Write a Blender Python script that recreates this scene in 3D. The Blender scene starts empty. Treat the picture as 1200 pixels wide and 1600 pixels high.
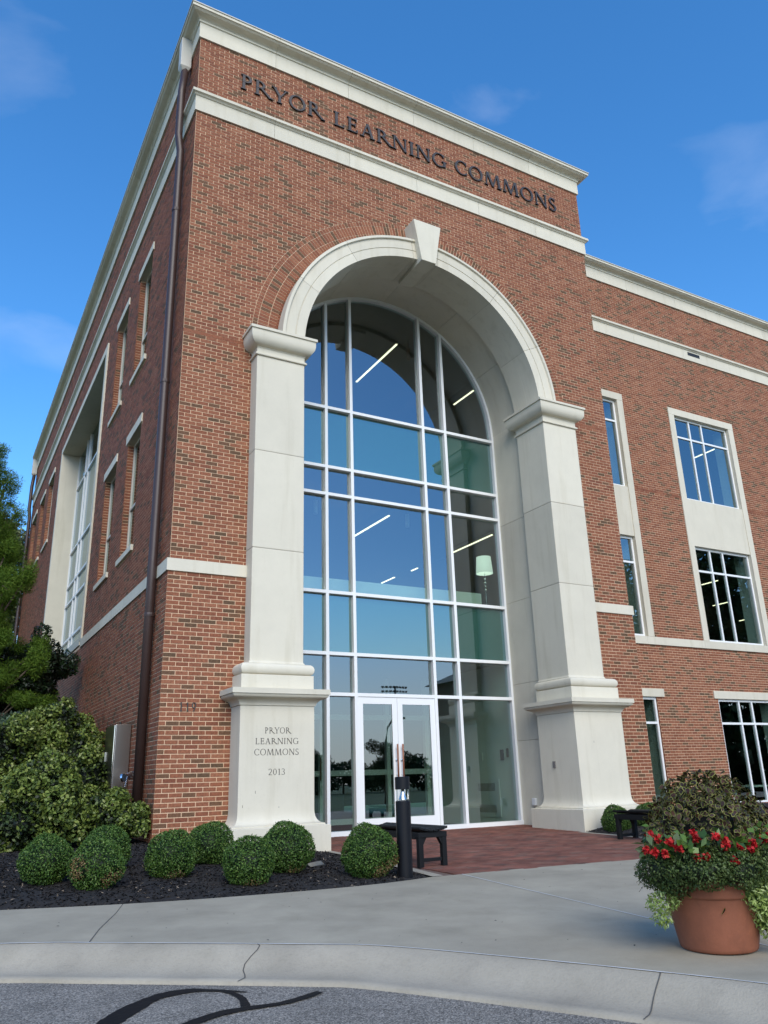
import bpy, math, random
import numpy as np
from mathutils import Vector, Matrix
from mathutils.geometry import tessellate_polygon

random.seed(7)
rng = np.random.default_rng(7)
scene = bpy.context.scene
col = scene.collection
PI = math.pi

# ------------------------------------------------------------------ camera
cam_d = bpy.data.cameras.new('camera')
cam = bpy.data.objects.new('camera', cam_d)
col.objects.link(cam)
CAM = Vector((-3.047, -12.29, 0.758))
F_ = Vector((0.468, 0.824, 0.3196)).normalized()
YAW, PITCH, ROLL = math.radians(29.601), math.radians(18.635), math.radians(-1.736)
F_ = Vector((math.sin(YAW) * math.cos(PITCH), math.cos(YAW) * math.cos(PITCH), math.sin(PITCH)))
R0 = Vector((math.cos(YAW), -math.sin(YAW), 0)); U0 = R0.cross(F_)
R_ = R0 * math.cos(ROLL) + U0 * math.sin(ROLL)
U_ = -R0 * math.sin(ROLL) + U0 * math.cos(ROLL)
cam.matrix_world = Matrix(((R_.x, U_.x, -F_.x, CAM.x), (R_.y, U_.y, -F_.y, CAM.y), (R_.z, U_.z, -F_.z, CAM.z), (0, 0, 0, 1)))
cam_d.sensor_fit = 'VERTICAL'
cam_d.sensor_height = 36.0
cam_d.lens = 36.0 * 1244.45 / 1600.0
cam_d.clip_start = 0.05
cam_d.clip_end = 2000
scene.camera = cam

# ------------------------------------------------------------------ sky, sun, exposure
SUN_EL = math.radians(36)
SUN_AZ = math.radians(-16)          # measured from -Y (towards the street) to +X
sun_dir = Vector((math.sin(SUN_AZ) * math.cos(SUN_EL), -math.cos(SUN_AZ) * math.cos(SUN_EL), math.sin(SUN_EL)))
world = bpy.data.worlds.new('World'); scene.world = world
world.use_nodes = True
wn, wl = world.node_tree.nodes, world.node_tree.links
wn.clear()
w_out = wn.new('ShaderNodeOutputWorld'); w_bg = wn.new('ShaderNodeBackground')
sky = wn.new('ShaderNodeTexSky'); sky.sky_type = 'NISHITA'; sky.sun_disc = False
sky.sun_elevation = SUN_EL
sky.sun_rotation = math.atan2(sun_dir.x, sun_dir.y)
sky.altitude = 250; sky.air_density = 1.0; sky.dust_density = 0.4; sky.ozone_density = 3.5
tc = wn.new('ShaderNodeTexCoord')
hsv = wn.new('ShaderNodeHueSaturation'); hsv.inputs['Saturation'].default_value = 1.26; hsv.inputs['Value'].default_value = 1.22
wl.new(sky.outputs[0], hsv.inputs['Color'])
mp = wn.new('ShaderNodeMapping'); mp.inputs['Scale'].default_value = (1.5, 1.5, 4.2); mp.inputs['Location'].default_value = (-7.5, -4.84, -0.55)
wl.new(tc.outputs['Generated'], mp.inputs['Vector'])
nz = wn.new('ShaderNodeTexNoise'); nz.inputs['Scale'].default_value = 1.9; nz.inputs['Detail'].default_value = 9; nz.inputs['Roughness'].default_value = 0.5; nz.inputs['Distortion'].default_value = 0.5
wl.new(mp.outputs[0], nz.inputs['Vector'])
cr = wn.new('ShaderNodeValToRGB'); cr.color_ramp.elements[0].position = 0.60; cr.color_ramp.elements[0].color = (0, 0, 0, 1)
cr.color_ramp.elements[1].position = 0.88; cr.color_ramp.elements[1].color = (0.17, 0.17, 0.17, 1)
sx = wn.new('ShaderNodeSeparateXYZ'); wl.new(tc.outputs['Generated'], sx.inputs[0])
hz_ = wn.new('ShaderNodeMapRange'); hz_.inputs['From Min'].default_value = 0.0; hz_.inputs['From Max'].default_value = 0.34; hz_.inputs['To Min'].default_value = 0.13; hz_.inputs['To Max'].default_value = 0.0
wl.new(sx.outputs['Z'], hz_.inputs[0])
ad = wn.new('ShaderNodeMath'); ad.operation = 'ADD'; wl.new(nz.outputs[0], ad.inputs[0]); wl.new(hz_.outputs[0], ad.inputs[1])
wl.new(ad.outputs[0], cr.inputs[0])
cmix = wn.new('ShaderNodeMix'); cmix.data_type = 'RGBA'
wl.new(cr.outputs[0], cmix.inputs['Factor'])
wl.new(hsv.outputs[0], cmix.inputs['A'])
cmix.inputs['B'].default_value = (6.6, 6.7, 6.9, 1)
hmix = wn.new('ShaderNodeMix'); hmix.data_type = 'RGBA'
hf = wn.new('ShaderNodeMapRange'); hf.interpolation_type = 'SMOOTHSTEP'; hf.inputs['From Min'].default_value = 0.0; hf.inputs['From Max'].default_value = 0.26; hf.inputs['To Min'].default_value = 0.85; hf.inputs['To Max'].default_value = 0.0
wl.new(sx.outputs['Z'], hf.inputs[0]); wl.new(hf.outputs[0], hmix.inputs['Factor'])
wl.new(cmix.outputs['Result'], hmix.inputs['A']); hmix.inputs['B'].default_value = (4.6, 5.0, 5.5, 1)
wl.new(hmix.outputs['Result'], w_bg.inputs['Color'])
w_bg.inputs['Strength'].default_value = 0.15
wl.new(w_bg.outputs[0], w_out.inputs['Surface'])

sun_d = bpy.data.lights.new('sun', 'SUN'); sun = bpy.data.objects.new('sun', sun_d); col.objects.link(sun)
sun_d.energy = 2.0; sun_d.angle = math.radians(48); sun_d.color = (1.0, 0.91, 0.75)
sun.rotation_euler = sun_dir.to_track_quat('Z', 'Y').to_euler()
sun.location = (20, -30, 40)
vs = scene.view_settings
vs.view_transform = 'Standard'; vs.look = 'None'; vs.exposure = 0.62; vs.gamma = 1.0; vs.use_curve_mapping = False
scene.cycles.max_bounces = 8
scene.cycles.diffuse_bounces = 3
scene.cycles.caustics_reflective = False
scene.cycles.caustics_refractive = False
scene.cycles.transparent_max_bounces = 12
scene.cycles.use_denoising = True

# ------------------------------------------------------------------ helpers
def S(y):            # sidewalk plane
    return -0.20 + 0.02 * min(y, 4.0)

class MB:
    def __init__(s): s.v = []; s.f = []; s.t = []; s.tone = 0.5
    def poly(s, pts):
        i = len(s.v); s.v += [tuple(p) for p in pts]; s.f.append(tuple(range(i, i + len(pts)))); s.t.append(s.tone)
    def box(s, x0, x1, y0, y1, z0, z1):
        i = len(s.v)
        s.v += [(x0, y0, z0), (x1, y0, z0), (x1, y1, z0), (x0, y1, z0), (x0, y0, z1), (x1, y0, z1), (x1, y1, z1), (x0, y1, z1)]
        for q in ((0, 3, 2, 1), (4, 5, 6, 7), (0, 1, 5, 4), (1, 2, 6, 5), (2, 3, 7, 6), (3, 0, 4, 7)):
            s.f.append(tuple(i + k for k in q)); s.t.append(s.tone)
        return s
    def prism(s, pts, off, back=True):   # planar polygon pts, extruded by vector off
        n = len(pts); i = len(s.v); off = Vector(off)
        s.v += [tuple(p) for p in pts] + [tuple(Vector(p) + off) for p in pts]
        s.f.append(tuple(range(i, i + n))); s.t.append(s.tone)
        if back: s.f.append(tuple(range(i + 2 * n - 1, i + n - 1, -1))); s.t.append(s.tone)
        for k in range(n):
            k2 = (k + 1) % n
            s.f.append((i + k2, i + k, i + n + k, i + n + k2)); s.t.append(s.tone)
        return s
    def tube(s, pts, r, n=10, cap=True):
        rings = []
        P = [Vector(p) for p in pts]; rr = r if isinstance(r, (list, tuple)) else [r] * len(P)
        for k, p in enumerate(P):
            d = (P[min(k + 1, len(P) - 1)] - P[max(k - 1, 0)]).normalized()
            a = d.orthogonal().normalized() if abs(d.z) > 0.99 else d.cross(Vector((0, 0, 1))).normalized()
            b = d.cross(a)
            base = len(s.v); rings.append(base)
            for j in range(n):
                t = 2 * PI * j / n
                s.v.append(tuple(p + (a * math.cos(t) + b * math.sin(t)) * rr[k]))
        for k in range(len(P) - 1):
            for j in range(n):
                j2 = (j + 1) % n
                s.f.append((rings[k] + j, rings[k] + j2, rings[k + 1] + j2, rings[k + 1] + j)); s.t.append(s.tone)
        if cap:
            s.f.append(tuple(rings[0] + j for j in range(n))[::-1]); s.t.append(s.tone)
            s.f.append(tuple(rings[-1] + j for j in range(n))); s.t.append(s.tone)
        return s
    def lathe(s, prof, c=(0, 0, 0), n=32):   # prof (r,z)
        base = len(s.v)
        for r, z in prof:
            for j in range(n):
                t = 2 * PI * j / n
                s.v.append((c[0] + r * math.cos(t), c[1] + r * math.sin(t), c[2] + z))
        for k in range(len(prof) - 1):
            for j in range(n):
                j2 = (j + 1) % n
                s.f.append((base + k * n + j, base + k * n + j2, base + (k + 1) * n + j2, base + (k + 1) * n + j)); s.t.append(s.tone)
        return s
    def rings(s, x0, x1, y0, y1, prof, cap=True):    # rectangular stack; prof (outset, z)
        base = len(s.v)
        for d, z in prof:
            s.v += [(x0 - d, y0 - d, z), (x1 + d, y0 - d, z), (x1 + d, y1 + d, z), (x0 - d, y1 + d, z)]
        for k in range(len(prof) - 1):
            for j in range(4):
                j2 = (j + 1) % 4
                s.f.append((base + k * 4 + j, base + k * 4 + j2, base + k * 4 + 4 + j2, base + k * 4 + 4 + j)); s.t.append(s.tone)
        if cap:
            n = len(prof)
            s.f.append((base + 3, base + 2, base + 1, base)); s.t.append(s.tone)
            e = base + (n - 1) * 4
            s.f.append((e, e + 1, e + 2, e + 3)); s.t.append(s.tone)
        return s
    def mesh(s, name):
        me = bpy.data.meshes.new(name); me.from_pydata(s.v, [], s.f)
        a = me.attributes.new('tone', 'FLOAT', 'FACE'); a.data.foreach_set('value', np.array(s.t, dtype=np.float32))
        me.update(); return me
    def build(s, name, mat, parent=None, smooth=False, bevel=0.0, seg=2):
        o = bpy.data.objects.new(name, s.mesh(name)); col.objects.link(o)
        if mat: o.data.materials.append(mat)
        if parent: o.parent = parent
        if smooth:
            o.data.shade_smooth() if smooth is True else o.data.shade_auto_smooth() if hasattr(o.data, 'shade_auto_smooth') else None
        if bevel:
            m = o.modifiers.new('bevel', 'BEVEL'); m.width = bevel; m.segments = seg; m.limit_method = 'ANGLE'; m.angle_limit = math.radians(40)
        return o

def smooth_by_angle(o, deg=35):
    me = o.data
    me.shade_smooth()
    import bmesh
    bm = bmesh.new(); bm.from_mesh(me)
    bmesh.ops.remove_doubles(bm, verts=bm.verts, dist=1e-5)
    for e in bm.edges:
        if len(e.link_faces) == 2 and e.calc_face_angle(0) > math.radians(deg): e.smooth = False
    bm.to_mesh(me); bm.free()

def empty(name, loc, label, cat, group=None, kind=None, rz=0):
    o = bpy.data.objects.new(name, None); col.objects.link(o); o.location = loc; o.rotation_euler = (0, 0, rz)
    o.empty_display_size = 0.2
    tag(o, label, cat, group, kind); return o
def tag(o, label=None, cat=None, group=None, kind=None):
    if label: o['label'] = label
    if cat: o['category'] = cat
    if group: o['group'] = group
    if kind: o['kind'] = kind
    return o
def struct(o): o['kind'] = 'structure'; return o
def copy_tree(o, parent=None):
    c = o.copy(); col.objects.link(c)
    if parent: c.parent = parent
    for ch in list(o.children): copy_tree(ch, c)
    return c

# ------------------------------------------------------------------ materials
def M(name, color=(.5, .5, .5), rough=.8, metal=0.0, noise=0.0, nscale=8.0, bump=0.0, bscale=60.0, spec=0.5, var=None):
    m = bpy.data.materials.new(name); m.use_nodes = True
    n, l = m.node_tree.nodes, m.node_tree.links
    b = n['Principled BSDF']; b.inputs['Base Color'].default_value = (*color, 1); b.inputs['Roughness'].default_value = rough
    b.inputs['Metallic'].default_value = metal; b.inputs['Specular IOR Level'].default_value = spec
    tcn = n.new('ShaderNodeTexCoord')
    if noise:
        nt = n.new('ShaderNodeTexNoise'); nt.inputs['Scale'].default_value = nscale; nt.inputs['Detail'].default_value = 8; nt.inputs['Roughness'].default_value = 0.62
        l.new(tcn.outputs['Object'], nt.inputs['Vector'])
        r = n.new('ShaderNodeValToRGB')
        c2 = var or color
        r.color_ramp.elements[0].position = 0.3; r.color_ramp.elements[1].position = 0.7
        r.color_ramp.elements[0].color = (*[max(0, c * (1 - noise)) for c in color], 1)
        r.color_ramp.elements[1].color = (*[min(1, c * (1 + noise)) for c in c2], 1)
        l.new(nt.outputs[0], r.inputs[0]); l.new(r.outputs[0], b.inputs['Base Color'])
    if bump:
        nb = n.new('ShaderNodeTexNoise'); nb.inputs['Scale'].default_value = bscale; nb.inputs['Detail'].default_value = 6
        l.new(tcn.outputs['Object'], nb.inputs['Vector'])
        bp = n.new('ShaderNodeBump'); bp.inputs['Strength'].default_value = bump; bp.inputs['Distance'].default_value = 0.01
        l.new(nb.outputs[0], bp.inputs['Height']); l.new(bp.outputs[0], b.inputs['Normal'])
    return m

def ramp_mat(name, stops, attr_type='GEOMETRY', rough=.85, noise=.25, nscale=30, bump=.3, bscale=150, interp='LINEAR', transl=0.0, spec=.3):
    m = bpy.data.materials.new(name); m.use_nodes = True
    n, l = m.node_tree.nodes, m.node_tree.links
    b = n['Principled BSDF']; b.inputs['Roughness'].default_value = rough; b.inputs['Specular IOR Level'].default_value = spec
    at = n.new('ShaderNodeAttribute'); at.attribute_type = attr_type; at.attribute_name = 'tone'
    r = n.new('ShaderNodeValToRGB'); r.color_ramp.interpolation = interp
    els = r.color_ramp.elements
    els[0].position = stops[0][0]; els[0].color = (*stops[0][1], 1)
    els[1].position = stops[-1][0]; els[1].color = (*stops[-1][1], 1)
    for p, c in stops[1:-1]:
        e = els.new(p); e.color = (*c, 1)
    l.new(at.outputs['Fac'], r.inputs[0])
    src = r.outputs[0]
    if noise:
        ge = n.new('ShaderNodeNewGeometry')
        nt = n.new('ShaderNodeTexNoise'); nt.inputs['Scale'].default_value = nscale; nt.inputs['Detail'].default_value = 6
        l.new(ge.outputs['Position'], nt.inputs['Vector'])
        mr = n.new('ShaderNodeMapRange'); mr.inputs['From Min'].default_value = .3; mr.inputs['From Max'].default_value = .7
        mr.inputs['To Min'].default_value = 1 - noise; mr.inputs['To Max'].default_value = 1 + noise
        l.new(nt.outputs[0], mr.inputs[0])
        mx = n.new('ShaderNodeMix'); mx.data_type = 'RGBA'; mx.blend_type = 'MULTIPLY'; mx.inputs['Factor'].default_value = 1
        l.new(src, mx.inputs['A']); l.new(mr.outputs[0], mx.inputs['B']); src = mx.outputs['Result']
        if bump:
            bp = n.new('ShaderNodeBump'); bp.inputs['Strength'].default_value = bump; bp.inputs['Distance'].default_value = .004
            nb = n.new('ShaderNodeTexNoise'); nb.inputs['Scale'].default_value = bscale; nb.inputs['Detail'].default_value = 4
            l.new(ge.outputs['Position'], nb.inputs['Vector'])
            l.new(nb.outputs[0], bp.inputs['Height']); l.new(bp.outputs[0], b.inputs['Normal'])
    l.new(src, b.inputs['Base Color'])
    if transl:
        tr = n.new('ShaderNodeBsdfTranslucent'); l.new(src, tr.inputs[0])
        ms = n.new('ShaderNodeMixShader'); ms.inputs[0].default_value = transl
        l.new(b.outputs[0], ms.inputs[1]); l.new(tr.outputs[0], ms.inputs[2]); l.new(ms.outputs[0], n['Material Output'].inputs[0])
    return m

BR = [(0.0, (.218, .079, .041)), (0.2, (.262, .102, .055)), (0.4, (.19, .067, .037)), (0.6, (.248, .09, .047)), (0.79, (.285, .118, .064)), (0.80, (.15, .074, .040)), (1.0, (.105, .063, .035))]
m_brick = ramp_mat('brick', BR); m_brick_o = ramp_mat('brick_single', BR, 'OBJECT')
PV = [(0.0, (.165, .062, .042)), (0.4, (.205, .080, .055)), (0.7, (.145, .058, .042)), (0.85, (.19, .094, .068)), (1.0, (.10, .055, .042))]
m_paver = ramp_mat('paver', PV, noise=.35, nscale=3.0); m_paver_o = ramp_mat('paver_single', PV, 'OBJECT', noise=.35, nscale=3.0)
m_mortar = M('mortar', (.70, .495, .325), .95, noise=.12, nscale=5)
m_sand = M('paver_joint_sand', (.13, .085, .065), .95, noise=.2, nscale=20)
m_stone = M('cast_stone', (.635, .59, .475), .82, noise=.045, nscale=1.7, bump=.12, bscale=220, spec=.3)
def weather(m, sx, sz, amt, dark=(.80, .78, .72), lo=.52, hi=.78):
    n, l = m.node_tree.nodes, m.node_tree.links; b = n['Principled BSDF']
    ge = n.new('ShaderNodeNewGeometry'); mp_ = n.new('ShaderNodeMapping'); mp_.inputs['Scale'].default_value = (sx, sx, sz)
    l.new(ge.outputs['Position'], mp_.inputs['Vector'])
    nt = n.new('ShaderNodeTexNoise'); nt.inputs['Scale'].default_value = 1.0; nt.inputs['Detail'].default_value = 7; nt.inputs['Roughness'].default_value = .6
    l.new(mp_.outputs[0], nt.inputs['Vector'])
    mr = n.new('ShaderNodeMapRange'); mr.inputs['From Min'].default_value = lo; mr.inputs['From Max'].default_value = hi; mr.inputs['To Max'].default_value = amt
    l.new(nt.outputs[0], mr.inputs[0])
    mx = n.new('ShaderNodeMix'); mx.data_type = 'RGBA'; mx.blend_type = 'MULTIPLY'; mx.inputs['B'].default_value = (*dark, 1)
    l.new(mr.outputs[0], mx.inputs['Factor'])
    src = b.inputs['Base Color'].links[0].from_socket
    l.new(src, mx.inputs['A']); l.new(mx.outputs['Result'], b.inputs['Base Color'])
def block_tone(m, amt):
    n, l = m.node_tree.nodes, m.node_tree.links; b = n['Principled BSDF']; oi = n.new('ShaderNodeObjectInfo')
    mr = n.new('ShaderNodeMapRange'); mr.inputs['To Min'].default_value = 1 - amt; mr.inputs['To Max'].default_value = 1 + amt * .5; l.new(oi.outputs['Random'], mr.inputs[0])
    mx = n.new('ShaderNodeMix'); mx.data_type = 'RGBA'; mx.blend_type = 'MULTIPLY'; mx.inputs['Factor'].default_value = 1
    src = b.inputs['Base Color'].links[0].from_socket; l.new(src, mx.inputs['A']); l.new(mr.outputs[0], mx.inputs['B']); l.new(mx.outputs['Result'], b.inputs['Base Color'])
block_tone(m_stone, .07); weather(m_stone, 5.0, .45, .65); weather(m_stone, 26, 26, .30, (.86, .85, .82), .58, .72)
m_white = M('white_aluminium', (.78, .79, .78), .35, spec=.5)
m_beigeframe = M('beige_aluminium', (.58, .55, .47), .4)
m_bronze = M('bronze_letters', (.055, .048, .045), .5, metal=.3, noise=.15, nscale=12)
m_engrave = M('engraved_paint', (.085, .08, .075), .8)
m_pipe = M('brown_downspout', (.045, .026, .023), .42, spec=.5, noise=.08, nscale=3)
weather(m_brick, .7, .5, .35, (.82, .80, .78), .45, .7); weather(m_mortar, 2.0, .6, .5, (.82, .80, .78), .45, .7)
m_coping = M('coping_metal', (.5, .49, .44), .4)
m_conc = M('concrete', (.315, .282, .212), .9, noise=.14, nscale=1.3, bump=.25, bscale=120, var=(.335, .30, .225))
m_kerb = M('kerb_concrete', (.335, .30, .235), .9, noise=.2, nscale=2.5, bump=.4, bscale=70)
weather(m_conc, 2.2, 2.2, .6, (.78, .78, .76), .5, .72); weather(m_conc, 60, 60, .35, (.86, .86, .86), .5, .7); weather(m_kerb, 5, 5, .7, (.72, .72, .70), .5, .72); weather(m_kerb, 45, 45, .5, (.8, .8, .8), .5, .7)
m_joint_lit_edge = M('pale_joint_lit_edge', (.62, .62, .6), .9)  # pale joint filler; the tone also paints the lit kerb edge
m_crack = M('dark_crack', (.09, .085, .075), .95)
m_black = M('black_recycled_plastic', (.008, .009, .010), .6, spec=.2, bump=.1, bscale=90)
m_bollard = M('black_powder_coat', (.006, .0065, .009), .45, spec=.25)
m_steel = M('stainless_steel', (.42, .40, .38), .28, metal=1.0)
m_chrome = M('polished_chrome', (.8, .8, .8), .12, metal=1.0)
m_terra = M('terracotta', (.25, .084, .042), .75, noise=.13, nscale=4, bump=.12, bscale=50)
weather(m_terra, 9, 3, .6, (.72, .70, .68), .48, .7); weather(m_terra, 30, 30, .5, (1.25, 1.25, 1.22), .56, .7)
m_soil = M('potting_soil', (.03, .022, .016), .95)
m_mulch = M('black_mulch', (.011, .0095, .009), .95, noise=.6, nscale=35, bump=.9, bscale=55)
m_bark = M('bark', (.10, .075, .055), .9, noise=.3, nscale=14, bump=.5, bscale=30)
m_grass = M('lawn', (.055, .10, .025), .95, noise=.3, nscale=.5)
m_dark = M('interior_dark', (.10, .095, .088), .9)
m_ceil = M('interior_ceiling', (.16, .155, .145), .9)
m_iwall = M('interior_wall', (.74, .76, .71), .9)
m_carpet = M('interior_carpet', (.07, .07, .065), .95)
m_greydev = M('grey_device', (.16, .15, .14), .5)
m_offwhite = M('offwhite_plastic', (.7, .7, .68), .45)
m_wood = M('wood_handle', (.26, .10, .05), .45)
m_blackmat = M('black_matte', (.012, .012, .012), .6)
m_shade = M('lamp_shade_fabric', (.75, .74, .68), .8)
m_shade.node_tree.nodes['Principled BSDF'].inputs['Emission Color'].default_value = (.8, .9, .82, 1); m_shade.node_tree.nodes['Principled BSDF'].inputs['Emission Strength'].default_value = .7  # faint glow stands in for window daylight falling on the shade
m_roofgreen = M('green_roof', (.018, .05, .038), .6)
m_farbrick = M('far_brick', (.07, .035, .026), .9, noise=.2, nscale=6)

def asphalt_mat():
    m = M('asphalt', (.15, .15, .155), .92)
    n, l = m.node_tree.nodes, m.node_tree.links; b = n['Principled BSDF']
    tcn = n.new('ShaderNodeTexCoord')
    v = n.new('ShaderNodeTexVoronoi'); v.inputs['Scale'].default_value = 130
    l.new(tcn.outputs['Object'], v.inputs['Vector'])
    r = n.new('ShaderNodeValToRGB')
    r.color_ramp.elements[0].color = (.06, .055, .047, 1); r.color_ramp.elements[1].color = (.36, .33, .285, 1)
    e = r.color_ramp.elements.new(.55); e.color = (.18, .167, .145, 1)
    sep = n.new('ShaderNodeSeparateColor'); l.new(v.outputs['Color'], sep.inputs[0]); l.new(sep.outputs[0], r.inputs[0])
    nt = n.new('ShaderNodeTexNoise'); nt.inputs['Scale'].default_value = 2.2; nt.inputs['Detail'].default_value = 5
    l.new(tcn.outputs['Object'], nt.inputs['Vector'])
    mr = n.new('ShaderNodeMapRange'); mr.inputs['From Min'].default_value = .3; mr.inputs['From Max'].default_value = .7; mr.inputs['To Min'].default_value = .8; mr.inputs['To Max'].default_value = 1.15
    l.new(nt.outputs[0], mr.inputs[0])
    mx = n.new('ShaderNodeMix'); mx.data_type = 'RGBA'; mx.blend_type = 'MULTIPLY'; mx.inputs['Factor'].default_value = 1
    l.new(r.outputs[0], mx.inputs['A']); l.new(mr.outputs[0], mx.inputs['B']); l.new(mx.outputs['Result'], b.inputs['Base Color'])
    bp = n.new('ShaderNodeBump'); bp.inputs['Strength'].default_value = .7; bp.inputs['Distance'].default_value = .004
    l.new(v.outputs['Distance'], bp.inputs['Height']); l.new(bp.outputs[0], b.inputs['Normal'])
    return m
m_asphalt = asphalt_mat()
m_tar = M('crack_sealant', (.008, .008, .009), .7, bump=.2, bscale=25, spec=.15)

def glass_mat(name, tint=(.50, .62, .57), refl=(.64, .70, .73), base=.26, opaque=None):
    m = bpy.data.materials.new(name); m.use_nodes = True
    n, l = m.node_tree.nodes, m.node_tree.links
    n.remove(n['Principled BSDF'])
    gl = n.new('ShaderNodeBsdfGlossy'); gl.inputs['Roughness'].default_value = 0.0; gl.inputs['Color'].default_value = (*refl, 1)
    if opaque:
        tr = n.new('ShaderNodeBsdfDiffuse'); tr.inputs['Color'].default_value = (*opaque, 1)
    else:
        tr = n.new('ShaderNodeBsdfTransparent'); tr.inputs['Color'].default_value = (*tint, 1)
    fr = n.new('ShaderNodeFresnel'); fr.inputs['IOR'].default_value = 1.5
    mr = n.new('ShaderNodeMapRange'); mr.inputs['To Min'].default_value = base; mr.inputs['To Max'].default_value = 1.0
    l.new(fr.outputs[0], mr.inputs[0])
    ms = n.new('ShaderNodeMixShader')
    gb = n.new('ShaderNodeNewGeometry'); iv = n.new('ShaderNodeMath'); iv.operation = 'SUBTRACT'; iv.inputs[0].default_value = 1.0; l.new(gb.outputs['Backfacing'], iv.inputs[1])
    mf = n.new('ShaderNodeMath'); mf.operation = 'MULTIPLY'; l.new(mr.outputs[0], mf.inputs[0]); l.new(iv.outputs[0], mf.inputs[1])   # the rear face of the sheet only transmits
    l.new(mf.outputs[0], ms.inputs[0]); l.new(tr.outputs[0], ms.inputs[1]); l.new(gl.outputs[0], ms.inputs[2])
    # a faint pane waviness
    tcn = n.new('ShaderNodeTexCoord'); nt = n.new('ShaderNodeTexNoise'); nt.noise_dimensions = '4D'; nt.inputs['Scale'].default_value = 0.8; nt.inputs['Detail'].default_value = 1
    oi = n.new('ShaderNodeObjectInfo'); mu = n.new('ShaderNodeMath'); mu.operation = 'MULTIPLY'; mu.inputs[1].default_value = 40; l.new(oi.outputs['Random'], mu.inputs[0]); l.new(mu.outputs[0], nt.inputs['W'])
    l.new(tcn.outputs['Object'], nt.inputs['Vector'])
    bp = n.new('ShaderNodeBump'); bp.inputs['Strength'].default_value = .10; bp.inputs['Distance'].default_value = .02
    l.new(nt.outputs[0], bp.inputs['Height']); l.new(bp.outputs[0], gl.inputs['Normal'])
    l.new(ms.outputs[0], n['Material Output'].inputs[0])
    return m
m_glass = glass_mat('vision_glass', tint=(.78, .88, .83), base=.30)
m_spandrel = glass_mat('spandrel_glass', opaque=(.022, .085, .066), refl=(.60, .72, .75), base=.30)
m_glass_side = glass_mat('pale_blind_glass', opaque=(.20, .27, .23), base=.2)
m_clear = glass_mat('clear_polycarbonate', tint=(.9, .92, .92), base=.06)

def emit(name, c, s):
    m = bpy.data.materials.new(name); m.use_nodes = True
    b = m.node_tree.nodes['Principled BSDF']; b.inputs['Emission Color'].default_value = (*c, 1); b.inputs['Emission Strength'].default_value = s; b.inputs['Base Color'].default_value = (*c, 1)
    return m
m_lamp = emit('lit_strip', (1.0, .86, .62), 2.2)

# ================================================================== BUILDING
B = empty('brick_building', (0, 0, 0), 'red brick academic building with tall stone arch entrance and glass wall', 'building')
W, D, L = 10.0, 2.62, 26.1
ZC = 8.45                      # arch springing centre height
CX = 5.0
H = 0.0677; BL = 0.2032; JT = 0.0112

# ---- brickwork
bw = MB()
singles = []
def clip_half(poly, px, pz, nx, nz):     # keep the side where (p - P).n >= 0
    out = []
    for k in range(len(poly)):
        a, b = poly[k], poly[(k + 1) % len(poly)]
        da = (a[0] - px) * nx + (a[1] - pz) * nz; db = (b[0] - px) * nx + (b[1] - pz) * nz
        if da >= 0: out.append(a)
        if (da >= 0) != (db >= 0):
            t = da / (da - db); out.append((a[0] + (b[0] - a[0]) * t, a[1] + (b[1] - a[1]) * t))
    return out
def brick_wall(org, u, nrm, u0, u1, z0, z1, holes=(), arch=None, single=None, soldier=None, phase=0.0):
    """org + u*s + z ; holes (u0,u1,z0,z1); arch (cu,cz,R)."""
    org, u, nrm = Vector(org), Vector(u), Vector(nrm)
    depth = -nrm * 0.014
    nrow = int(round((z1 - z0) / H)); h = (z1 - z0) / nrow
    def put(poly, full):
        if arch:
            cu, cz, R = arch
            mx = sum(p[0] for p in poly) / len(poly); mz = sum(p[1] for p in poly) / len(poly)
            if mz > cz - 0.05:
                dx, dz = mx - cu, mz - cz; dd = math.hypot(dx, dz)
                if dd < R + .35:
                    if dd < 1e-3: return
                    nx, nz_ = dx / dd, dz / dd
                    p2 = clip_half(poly, cu + nx * R, cz + nz_ * R, nx, nz_)
                    if len(p2) < 3: return
                    full = full and len(p2) == len(poly); poly = p2
            elif abs(mx - cu) < R - 1.2: return
        if max(p[0] for p in poly) - min(p[0] for p in poly) < .012: return
        t = random.random()
        t = random.uniform(.81, 1.0) if t < .17 else random.uniform(0, .78)
        q = [org + u * p[0] + Vector((0, 0, p[1])) for p in poly]
        jit = nrm * random.uniform(-.0015, .0015)
        q = [p + jit for p in q]
        c = sum(q, Vector()) / len(q)
        if single and full and single(c): singles.append((c, t, u, nrm)); return
        # orient so that the face looks along nrm
        n0 = (q[1] - q[0]).cross(q[2] - q[0])
        if n0.dot(nrm) < 0: q.reverse()
        bw.tone = t; bw.prism(q, depth, back=False)
    for r in range(nrow):
        a, b_ = z0 + r * h + JT / 2, z0 + (r + 1) * h - JT / 2
        zm = (a + b_) / 2
        s = u0 - (BL / 2 if r % 2 else 0.0) + phase
        if s > u0: s -= BL
        k = 0
        # blocked intervals for this course
        iv = sorted((hh[0], hh[1]) for hh in holes if hh[2] < zm < hh[3])
        is_sold = soldier and soldier[0] <= zm <= soldier[1]
        while s < u1:
            e = s + BL
            lo, hi = max(s, u0) + (JT / 2 if not is_sold else .001), min(e, u1) - (JT / 2 if not is_sold else .001)
            s = e
            segs = [(lo, hi)]
            for (ha, hb) in iv:
                ns = []
                for (x, y) in segs:
                    if hb <= x or ha >= y: ns.append((x, y)); continue
                    if x < ha: ns.append((x, ha))
                    if y > hb: ns.append((hb, y))
                segs = ns
            for (x, y) in segs:
                if y - x < .015: continue
                full = abs((y - x) - (BL - JT)) < 1e-4
                aa, bb = (a, b_) if not is_sold else (a - JT * .4, b_ + JT * .4)
                put([(x, aa), (y, aa), (y, bb), (x, bb)], full)

LOWP = 0.03          # lower wall stands proud
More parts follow.
